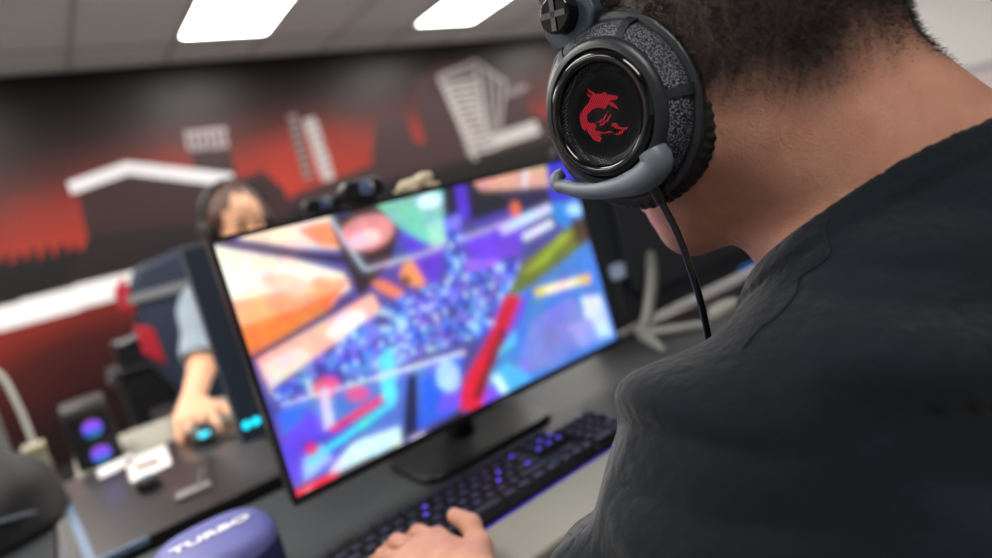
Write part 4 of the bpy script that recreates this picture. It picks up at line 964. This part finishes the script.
# two small things on the mat
kn = thing('desk_dial', (.052, 1.345, DESK+.008), 'small dark round dial on the desk mat below the white marks', 'dial')
MB().lathe([(.020, .0), (.022, .004), (.021, .018), (.018, .022), (.001, .022)], lambda x, y, h: V((.052+x, 1.345+y, DESK+.008+h)), 32).build('body', M_black, kn)
MB().lathe([(.016, .022), (.015, .0245), (.001, .0250)], lambda x, y, h: V((.052+x, 1.345+y, DESK+.008+h)), 32).build('cap', M_navy, kn)
cl = thing('desk_lamp_clip', (.105, 1.20, DESK+.008), 'small grey cable clip lying on the mat behind the violet speaker', 'cable clip')
MB().prism([(.105+a*1.0, 1.20+b) for a, b in rrect(.060, .030, .013)], WF, DESK+.008, DESK+.018).build('base', mat('grey_clip', (120, 120, 118), .4), cl, bevel=.003)
MB().tube(catmull([(.115, 1.205, DESK+.016), (.135, 1.24, DESK+.035), (.15, 1.32, DESK+.03), (.17, 1.40, DESK+.0145)], 8), .004, 10).build('lead', M_black, cl)
for k, (pts, lb) in enumerate((([(.34, 1.38, .0), (.38, 1.43, 0), (.44, 1.38, 0), (.50, 1.43, 0), (.56, 1.40, 0)], 'thin black cable curling over the desk mat under the navy monitor'),
                               ([(.20, 1.49, .0), (.26, 1.42, 0), (.29, 1.28, 0), (.36, 1.24, 0), (.50, 1.27, 0)], 'black mouse cable running from the lit mouse across the desk mat'))):
    tag(MB().tube(catmull([(x, y, DESK+.0125) for x, y, z in pts], 10), .0035, 10).build('cable', M_black), lb, 'cable')

# lit mouse
gx, gy = .190, 1.545
mo = thing('computer_mouse', (gx, gy, DESK+.008), 'black mouse with a teal light under the far hand', 'mouse')
m = MB(); m.lathe([(1, 0), (1.02, .25), (.98, .6), (.8, .85), (.45, .98), (.02, 1)], lambda x, y, h: V((gx+x*.032, gy+y*.058, DESK+.0085+h*.034*(1+.25*y))), 32); m.build('shell', M_black, mo, smooth=60)
MB().lathe([(.013, 0), (.012, .006), (.001, .009)], lambda x, y, h: V((gx-.004+x, gy-.040+y, DESK+.026+h)), 24).build('light', M_teal, mo)

# tower with two lit fans
tw = thing('computer_case', (-.006, 1.78, DESK), 'small black computer case with two glowing purple fans', 'computer')
tx, ty = -.006, 1.715
MB().box((tx-.046, ty, DESK), (tx+.046, ty+.14, DESK+.150)).build('case', M_black, tw, bevel=.006)
MB().box((tx-.046, ty-.004, DESK+.128), (tx+.046, ty+.001, DESK+.146)).build('top_panel', mat('grey_panel', (62, 62, 64), .4), tw, bevel=.001)
M_fan = mat('fan_light', (60, 40, 160), .4, emit=(120, 60, 255), es=1.1)
nt = M_fan.node_tree; tc = nt.nodes.new('ShaderNodeTexCoord'); sp = nt.nodes.new('ShaderNodeSeparateXYZ'); cr = nt.nodes.new('ShaderNodeValToRGB')
nt.links.new(tc.outputs['Generated'], sp.inputs[0]); nt.links.new(sp.outputs['Z'], cr.inputs[0]); nt.links.new(cr.outputs[0], nt.nodes['Principled BSDF'].inputs['Emission Color'])
e = cr.color_ramp.elements; e[0].position = 0; e[0].color = (.0, .25, .06, 1); e[1].position = 1; e[1].color = (.3, .03, .45, 1)
x = e.new(.35); x.color = (.02, .10, .55, 1); x = e.new(.6); x.color = (.22, .10, .95, 1)
for fz in (.090, .027):
    f = MB().lathe([(.020, 0), (.020, .004), (.016, .006), (.001, .006)], lambda x, y, h: V((tx+.004+x, ty-h, DESK+fz+y)), 32); fo = f.build('fan', M_fan, tw)
    MB().lathe([(.020, -.001), (.023, .004), (.025, .002), (.025, -.002)], lambda x, y, h: V((tx+.004+x, ty-h, DESK+fz+y)), 32, caps=False).build('fan_rim', M_black, fo)
    b = MB()
    for k in range(7):
        a = 2*math.pi*k/7; ca, sa = math.cos(a), math.sin(a)
        b.prism([(ca*.007-sa*.001, sa*.007+ca*.001), (ca*.0185-sa*.006, sa*.0185+ca*.006), (ca*.0185-sa*.0075, sa*.0185+ca*.0075), (ca*.007-sa*.002, sa*.007+ca*.002)], lambda x, y, h: V((tx+.004+x, ty-h, DESK+fz+y)), .0062, .0075)
    b.build('fan_blades', M_black, fo)
# webcam on the back monitor, second one and a cream figure on the front monitor
def webcam(x, y, z, label, w=.09):
    t = thing('webcam', (x, y, z), label, 'webcam')
    MB().prism([(px, pz) for px, pz in rrect(w, .028, .012)], lambda a, b, h: V((x+a, y+h, z+.020+b)), -.012, .014).build('body', M_black, t, bevel=.002)
    MB().lathe([(.010, .012), (.011, .017), (.0085, .019), (.0005, .0195)], lambda a, b, h: V((x+a, y-h, z+.020+b)), 24).build('lens', mat('lens_glass', (70, 90, 130), .1, coat=1), t)
    MB().box((x-.014, y-.010, z-.0), (x+.014, y+.022, z+.008)).build('clip', M_black, t, bevel=.001)
    return t
mtop = mfr(0, .345, .01); otop = ofr(0, .35, .01)
webcam(.455, otop.y+.0, otop.z+.0005, 'black webcam with a bluish lens on the navy monitor, left of the other webcam', .075)
webcam(.385, mtop.y+.0, mtop.z+.0005, 'wide black webcam on top of the glowing monitor, beside the cream figure', .062)
fg = thing('toy_figure', (.470, mtop.y, mtop.z), 'small cream toy dog lying on top of the glowing monitor', 'toy')
fs_ = lambda p: smin(smin(rc(p, (.452, 0, .011), (.485, 0, .013), .0095, .0095), rc(p, (.487, 0, .017), (.496, -.002, .020), .0085, .006), .008),
                    smin(rc(p, (.447, 0, .009), (.434, 0, .006), .004, .002), np.minimum(rc(p, (.488, -.007, .006), (.503, -.008, .0045), .0045, .004), rc(p, (.455, -.008, .006), (.466, -.009, .0045), .0055, .004)), .004), .004)
a, b = nets(lambda p: fs_(p), (.42, -.03, -.01), (.52, .03, .05), .002, B=4)
M_cream = mat('cream_plush', (206, 194, 166), .8)
np_mesh('body', a+A(0, mtop.y, mtop.z), b, M_cream, fg)
e = MB()
for s_ in (-1, 1): e.tube([(.484, mtop.y+s_*.006, mtop.z+.025), (.480, mtop.y+s_*.010, mtop.z+.018)], [.003, .0035], 8)
e.build('ear', M_cream, fg)

bag = tag(None or thing('backpack', (-.22, 1.45, DESK), 'black soft backpack at the left edge of the picture', 'bag'))
bs = lambda p: smax(smin(el(p, (-.25, 1.47, .03), (.18, .15, .155)), el(p, (-.27, 1.45, .11), (.11, .10, .095)), .05)+.003*np.sin(60*p[:, 2]+8*np.sin(14*p[:, 0]))+.003*np.sin(50*p[:, 0]+30*p[:, 1]), -p[:, 2], .01)
a, b = nets(bs, (-.5, 1.2, -.05), (.0, 1.7, .25), .008)
M_bag = mat('black_nylon', (26, 26, 28), .6, bump=[(700, .0006, 'n')])
np_mesh('body', a+A(0, 0, DESK), b, M_bag, bag)
MB().tube(catmull([(-.30, 1.40, DESK+.155), (-.27, 1.38, DESK+.20), (-.22, 1.39, DESK+.19), (-.19, 1.41, DESK+.135)], 8), .007, 10).build('handle', M_bag, bag)
MB().tube(catmull([(-.36, 1.335, DESK+.06), (-.27, 1.315, DESK+.075), (-.17, 1.335, DESK+.06), (-.11, 1.38, DESK+.04)], 8), .0035, 8).build('zip', M_grey, bag)
desk('desk', (-1.5, 1.06), (-.105, 2.02), M_desk, 'dark grey side desk under the black backpack', ((-1.45, 1.1), (-.2, 1.1), (-1.45, 1.97), (-.2, 1.97)))
bx = thing('cardboard_box', (-.13, 1.95, DESK), 'small beige cardboard box at the far corner of the side desk', 'box')
M_card = mat('beige_card', (150, 144, 122), .8)
MB().box((-.152, 1.92, DESK), (-.108, 1.99, DESK+.05)).build('body', M_card, bx, bevel=.002)
MB().box((-.1535, 1.918, DESK+.046), (-.1065, 1.992, DESK+.062)).build('lid', M_card, bx, bevel=.002)
# white cable stand at the far left
wl = thing('cable_loop', (-.17, 2.4, 0), 'white cable looping down at the far left edge', 'cable')
M_pale = mat('pale_plastic', (196, 198, 190), .5)
MB().tube(catmull([(-.30, 2.40, CZ-.62), (-.275, 2.40, CZ-.32), (-.255, 2.4, CZ-.18), (-.215, 2.4, CZ-.12), (-.175, 2.4, CZ-.15), (-.160, 2.4, CZ-.24), (-.155, 2.4, CZ-.42), (-.16, 2.4, 0.006)], 8), .008, 10).build('wire', M_pale, wl)
MB().tube([(-.235, 2.44, 0.0), (-.235, 2.44, CZ-.19)], .022, 12).build('sleeve', M_silver, wl)

# ------------------------------------------------------------------ the girl opposite, her chair
GX, GY = .535, 2.17
def gtorso(p):
    d = el(p, (GX, GY+.04, -.24), (.15, .10, .18)); d = smin(d, el(p, (GX, GY+.06, -.46), (.135, .11, .20)), .07)
    for s in (-1, 1): d = smin(d, rc(p, (GX, GY+.04, -.065), (GX+s*.155, GY+.02, -.115), .045, .05), .05)
    return d
GSR, GER, GWR = A(GX-.165, GY+.0, -.115), A(.300, 2.03, -.285), A(.205, 1.70, -.312)
GSL, GEL, GWL = A(GX+.165, GY+.0, -.115), A(.78, 2.0, -.30), A(.66, 1.78, -.345)
def unit(v): return v/np.linalg.norm(v)
gF = unit(A(-.16, -1, -.20)); gS = unit(np.cross(Zv, gF)); gU = np.cross(gF, gS)
gS = -gS if gS[0] < 0 else gS
gU = gU if gU[2] > 0 else -gU
gF2 = unit(A(.0, -1, -.1)); gS2 = unit(A(-1, 0, 0)); gU2 = np.cross(gS2, gF2); gU2 = gU2 if gU2[2] > 0 else -gU2
GH = A(GX, GY-.075, .10); gyaw, gpit = math.radians(-80), math.radians(14)
g0 = A(math.cos(gyaw), math.sin(gyaw), 0); ghf = g0*math.cos(gpit)-Zv*math.sin(gpit); ghu = g0*math.sin(gpit)+Zv*math.cos(gpit); ghs = np.cross(Zv, g0)
GR = np.stack([ghf, ghs, ghu], 1)
def gbody(p):
    d = gtorso(p)
    d = smin(d, rc(p, (GX, GY+.03, -.09), GH-ghf*.03-A(0, 0, .04), .050, .048), .03)
    m = near(p, GH, .24)
    if m.any(): d[m] = smin(d[m], head_sdf((p[m]-GH)@GR/.96)*.96, .02)
    for a, b, c in ((GSR, GER, GWR), (GSL, GEL, GWL)):
        d = smin(d, smin(rc(p, a, b, .046, .038), rc(p, b, c, .038, .026), .015), .025)
    d = local(p, GWR, .24, lambda q: hand_sdf(q, GWR, gF, gS, gU, curl=(14, 20, 18), index_curl=(6, 10, 8), spread=1.15, thumb=((.022, .026, -.008), (.050, .052, -.010), (.074, .066, -.012), (.094, .066, -.014))), d, .012)
    d = local(p, GWL, .24, lambda q: hand_sdf(q, GWL, gF2, gS2, gU2, curl=(18, 32, 25)), d, .012)
    for s in (-1, 1):
        d = smin(d, rc(p, (GX+s*.08, GY+.04, -.58), (GX+s*.12, GY-.36, -.575), .085, .058), .04)
        d = smin(d, rc(p, (GX+s*.12, GY-.36, -.58), (GX+s*.12, GY-.32, -1.02), .058, .036), .02)
        d = smin(d, rc(p, (GX+s*.12, GY-.31, -1.075), (GX+s*.12, GY-.47, -1.095), .04, .028), .02)
    return d
a, b = nets(gbody, (0, 1.45, -1.135), (1.05, 2.45, .33), .0055)
M_skin2 = mat('fair_skin', (226, 172, 138), .5, sss=.1, bump=[(400, .0004, 'n')])
gp = thing('person', (GX, GY, 0), 'girl with brown hair in a pale grey T-shirt, reaching for a mouse behind the monitors', 'person')
np_mesh('body', a+A(0, 0, CZ), b, M_skin2, gp)
def gshirt(p):
    d = gtorso(p)-.012
    for a_, b_ in ((GSR, GER), (GSL, GEL)):
        e = rc(p, a_, a_+(b_-a_)*.95, .062, .056); d = smin(d, e, .03)
    d = d+.003*np.sin(60*p[:, 2]+20*p[:, 0])
    d = np.maximum(d, -(d+.012))
    for a_, b_ in ((GSR, GER), (GSL, GEL)):
        ax = (b_-a_)/np.linalg.norm(b_-a_); L = np.linalg.norm(b_-a_)*.86; s = (p-a_)@ax-L
        far = np.linalg.norm(p-a_-np.outer((p-a_)@ax, ax), axis=1) < .09; d = np.where(far & (s > -.02), np.maximum(d, s), d)
    d = np.maximum(d, .068-np.linalg.norm(p-A(GX, GY-.01, -.035), axis=1)); return np.maximum(d, -.6-p[:, 2])
a, b = nets(gshirt, (0, 1.9, -.65), (1.05, 2.45, .1), .006)
np_mesh('t_shirt', a+A(0, 0, CZ), b, mat('pale_grey_cotton', (150, 164, 178), .85, var=(260, .5, (128, 142, 158)), bump=[(500, .001, 'n')]), gp)
def ghair(p):
    q = (p-GH)@GR/.96
    d = el(q, (-.022, 0, .055), (.106, .093, .096))
    d = smin(d, el(q, (-.055, 0, -.02), (.075, .085, .11)), .04)
    for s in (-1, 1): d = smin(d, rc(q, (.02, s*.078, .05), (-.01, s*.082, -.14), .022, .016), .02)
    d = d*.96+.0025*np.sin(q[:, 1]*160+6*np.sin(q[:, 2]*20))
    face = el(q, (.10, 0, -.025), (.075, .066, .105)); return smax(d, -face, .012)
a, b = nets(ghair, (.3, 1.9, -.2), (.8, 2.4, .33), .005)
np_mesh('hair', a+A(0, 0, CZ), b, mat('brown_hair', (98, 66, 54), .45, var=(30, .6, (60, 40, 34)), bump=[(90, .004, 'n')]), gp)
eb = MB()
for s in (-1, 1):
    pts = [GH+(ghf*f_+ghs*s*y+ghu*z)*.96+A(0, 0, CZ) for f_, y, z in ((.0985, .014, .034), (.0965, .030, .038), (.088, .046, .032))]
    eb.tube([V(p) for p in pts], [.003, .003, .0018], 8)
eb.build('eyebrows', mat('brown_brow', (60, 40, 32), .7), gp)
ey = MB()
for s in (-1, 1):
    c = GH+(ghf*.0905+ghs*s*.031+ghu*.010)*.96+A(0, 0, CZ)
    ey.tube([V(c-ghf*.0005), V(c+ghf*.0012)], [.0062, .0055], 14)
ey.build('irises', mat('dark_iris', (34, 26, 24), .2), gp)
def gtr(p):
    d = el(p, (GX, GY+.05, -.57), (.165, .13, .12))
    for s in (-1, 1):
        d = smin(d, rc(p, (GX+s*.08, GY+.04, -.58), (GX+s*.12, GY-.36, -.575), .095, .068), .04)
        d = smin(d, rc(p, (GX+s*.12, GY-.36, -.58), (GX+s*.12, GY-.32, -1.02), .068, .05), .02)
    return np.maximum(np.maximum(d, -1.04-p[:, 2]), p[:, 2]+.46)
a, b = nets(gtr, (0, 1.5, -1.135), (1.05, 2.45, -.4), .01)
np_mesh('trousers', a+A(0, 0, CZ), b, mat('navy_denim', (40, 48, 70), .8), gp)
def gsh(p):
    d = None
    for s in (-1, 1):
        e = rc(p, (GX+s*.12, GY-.305, -1.084), (GX+s*.12, GY-.50, -1.095), .05, .038); d = e if d is None else np.minimum(d, e)
    return np.maximum(d, -1.13-p[:, 2])
a, b = nets(gsh, (0, 1.4, -1.15), (1.05, 2.45, -.95), .009)
np_mesh('shoes', a+A(0, 0, CZ), b, M_white, gp)
# her headset
gh = thing('headset', tuple(V(GH)+V((0, 0, CZ))), 'black headset over the brown hair of the girl behind the monitors', 'headset')
for s in (-1, 1):
    fr = lambda x, y, h, s=s: V(GH+ghf*(x-.005)+ghu*y+ghs*s*h)+V((0, 0, CZ))
    c = MB().lathe([(.030, .078), (.042, .080), (.045, .088), (.044, .100), (.036, .108), (.01, .110), (.001, .110)], fr, 40); co = c.build('ear_cup', M_black, gh)
    MB().lathe([(.022, .1095), (.028, .1100), (.030, .1092)], fr, 32, caps=False).build('ring', M_metal, co)
vs = []
for k in range(31):
    t = math.radians(-92+184*k/30)
    for fx, rr in ((-.014, 0), (.014, 0), (.012, .010), (-.012, .010)):
        vs.append(V(GH+ghf*(fx-.005)+ghs*(.098+rr)*math.sin(t)+ghu*(.045+(.102+rr)*math.cos(t)))+V((0, 0, CZ)))
MB().add(vs, [(k*4+a_, k*4+(a_+1) % 4, k*4+4+(a_+1) % 4, k*4+4+a_) for k in range(30) for a_ in range(4)]+[(0, 1, 2, 3), (120, 121, 122, 123)]).build('headband', M_blacksoft, gh, bevel=.002)
# her gaming chair
gc = thing('gaming_chair', (GX-.01, GY+.08, 0), 'navy and red high-backed gaming chair behind the girl', 'chair')
cx, cy = GX-.01, GY+.08
MB().prism([(cx+a, cy-.02+b) for a, b in rrect(.50, .50, .1)], WF, .33, .43).build('seat', M_black, gc, bevel=.02, seg=3)
bk = lambda x, z, y: V((cx+x, cy+.20+y+.12*(z-.6), z))
M_nb = mat('navy_leather', (34, 44, 66), .5)
MB().prism([(-.22, .45), (.22, .45), (.27, .60), (.25, .74), (.30, .84), (.31, 1.10), (.26, 1.19), (.12, 1.22), (-.12, 1.22), (-.26, 1.19), (-.31, 1.10), (-.30, .84), (-.25, .74), (-.27, .60)], bk, -.05, .05).build('backrest', M_nb, gc, bevel=.02, seg=3)
for s in (-1, 1):
    for pl, d0 in (([(s*.265, .84), (s*.315, .89), (s*.315, 1.00), (s*.27, .98)], .058), ([(s*.19, .50), (s*.235, .52), (s*.255, .70), (s*.21, .68)], .056), ([(s*.30, 1.04), (s*.338, 1.06), (s*.338, 1.13), (s*.30, 1.17)], .055)):
        MB().prism(pl, bk, -d0, d0-.002).build('side_bolster', M_red, gc, bevel=.006)
MB().prism([(-.316, 1.075), (.316, 1.075), (.316, 1.105), (-.316, 1.105)], bk, -.062, -.048).build('strap', mat('grey_strap', (120, 122, 124), .6), gc)
for s in (-1, 1):
    ar = MB(); ax_ = cx+s*.325
    ar.prism([(ax_+a, cy-.05+b) for a, b in rrect(.085, .26, .03)], WF, .70, .73)
    ao = ar.build('armrest', M_black, gc, bevel=.006)
    ap = MB(); ap.tube([(ax_, cy, .36), (ax_, cy, .70)], .022, 12); ap.tube([(ax_, cy, .37), (cx, cy, .36)], .018, 12); ap.build('armrest_post', M_metal, ao)
b_ = MB()
for k in range(5):
    an = 2*math.pi*k/5+.2; b_.tube([(cx, cy, .10), (cx+.3*math.cos(an), cy+.3*math.sin(an), .075)], [.028, .02], 10)
b_.build('star_base', M_metal, gc)
MB().tube([(cx, cy, .08), (cx, cy, .335)], .028, 14).build('gas_lift', M_metal, gc)
for k in range(5):
    an = 2*math.pi*k/5+.2; px, py = cx+.3*math.cos(an), cy+.3*math.sin(an)
    MB().lathe([(.03, -.018), (.035, -.014), (.035, .014), (.03, .018)], lambda u, v, h, px=px, py=py: V((px+u, py+h, .035+v)), 20).build('caster', M_black, gc)
# black speaker-like tower and stand between chair and case
bt = thing('equipment_stand', (.22, 3.0, 0), 'black equipment stand with small metal fittings behind the case with purple lit fans', 'stand')
def rg(x0, y0, z0, x1, y1, z1, nm, m, bv): MB().box((x0, y0, z0), (x1, y1, z1)).build(nm, m, bt, bevel=bv)
rg(.13, 2.92, 0, .42, 3.15, .80, 'cabinet', M_black, .01)
rg(.11, 2.90, .80, .44, 3.17, .82, 'shelf', M_blacksoft, .003)
rg(.15, 2.94, .82, .40, 3.06, .93, 'device', M_black, .012)
MB().tube([(.17, 2.935, .915), (.27, 2.935, .935)], .016, 14).build('handle', M_metal, bt)
for kx_, kz_, mm_ in ((.33, .895, M_chrome), (.12, .79, M_metal)):
    MB().lathe([(.026, 0), (.026, .02), (.018, .026), (.001, .028)], lambda x, y, h: V((kx_+x, 2.94-h, kz_+y)), 24).build('knob', mm_, bt)
# right: small things on the neighbouring desk
pd = thing('phone', (1.20, 1.17, 0), 'small pale lit device on a thin stand between the glowing screen and the silver foot', 'phone')
px_, py_, pz_ = .985, .955, CZ-.228
pd.location = (px_, py_, DESK)
MB().prism([(a, b) for a, b in rrect(.038, .032, .008)], lambda x, z, h: V((px_+x, py_+h, pz_+z)), -.005, .005).build('body', mat('pale_screen', (150, 165, 185), .4, emit=(150, 170, 200), es=.25), pd)
MB().tube([(px_, py_+.008, pz_-.02), (px_, py_+.02, DESK+.008)], .004, 10).build('stand', M_metal, pd)
MB().prism([(px_+a, py_+.02+b) for a, b in rrect(.05, .04, .015)], WF, DESK, DESK+.009).build('base', M_metal, pd)
wb = thing('computer_mouse', (1.15, .83, DESK), 'pale grey mouse on the desk just left of the black shoulder', 'mouse')
MB().lathe([(1, 0), (1.02, .25), (.98, .6), (.8, .85), (.45, .98), (.02, 1)], lambda x, y, h: V((1.15+x*.050, .83+y*.030, DESK+.0005+h*.030)), 32).build('shell', M_silver, wb, smooth=60)
# ------------------------------------------------------------------ light, camera
wd = bpy.data.worlds.new('world'); SC.world = wd; wd.use_nodes = True
wd.node_tree.nodes['Background'].inputs[0].default_value = (.8, .85, 1, 1); wd.node_tree.nodes['Background'].inputs[1].default_value = .3
cam = bpy.data.cameras.new('camera'); co = bpy.data.objects.new('camera', cam); COL.objects.link(co); SC.camera = co
f = 624.; roll = math.radians(14.36); off = 82.6; pitch = math.atan(off/f); az = math.atan2(903, math.hypot(f, off))
Fh = V((math.cos(az), math.sin(az), 0)); R0 = V((math.sin(az), -math.cos(az), 0)); U0 = V((0, 0, 1))
F = Fh*math.cos(pitch)-U0*math.sin(pitch); Up = Fh*math.sin(pitch)+U0*math.cos(pitch)
c, s = math.cos(roll), math.sin(roll)
EX = R0*c-Up*s; EY = -R0*s-Up*c
R = Matrix((EX, -EY, -F)).transposed()
co.matrix_world = Matrix.Translation((0, 0, CZ)) @ R.to_4x4()
cam.sensor_width = 36; cam.lens = f/992*36; cam.clip_start = .02
cam.dof.use_dof = True; cam.dof.focus_distance = .41; cam.dof.aperture_fstop = 2.5; cam.dof.aperture_blades = 0
SC.view_settings.view_transform = 'Standard'; SC.view_settings.look = 'None'; SC.view_settings.gamma = 1; SC.view_settings.exposure = 0
SC.cycles.use_denoising = True
SC.cycles.max_bounces = 6; SC.cycles.sample_clamp_indirect = 6
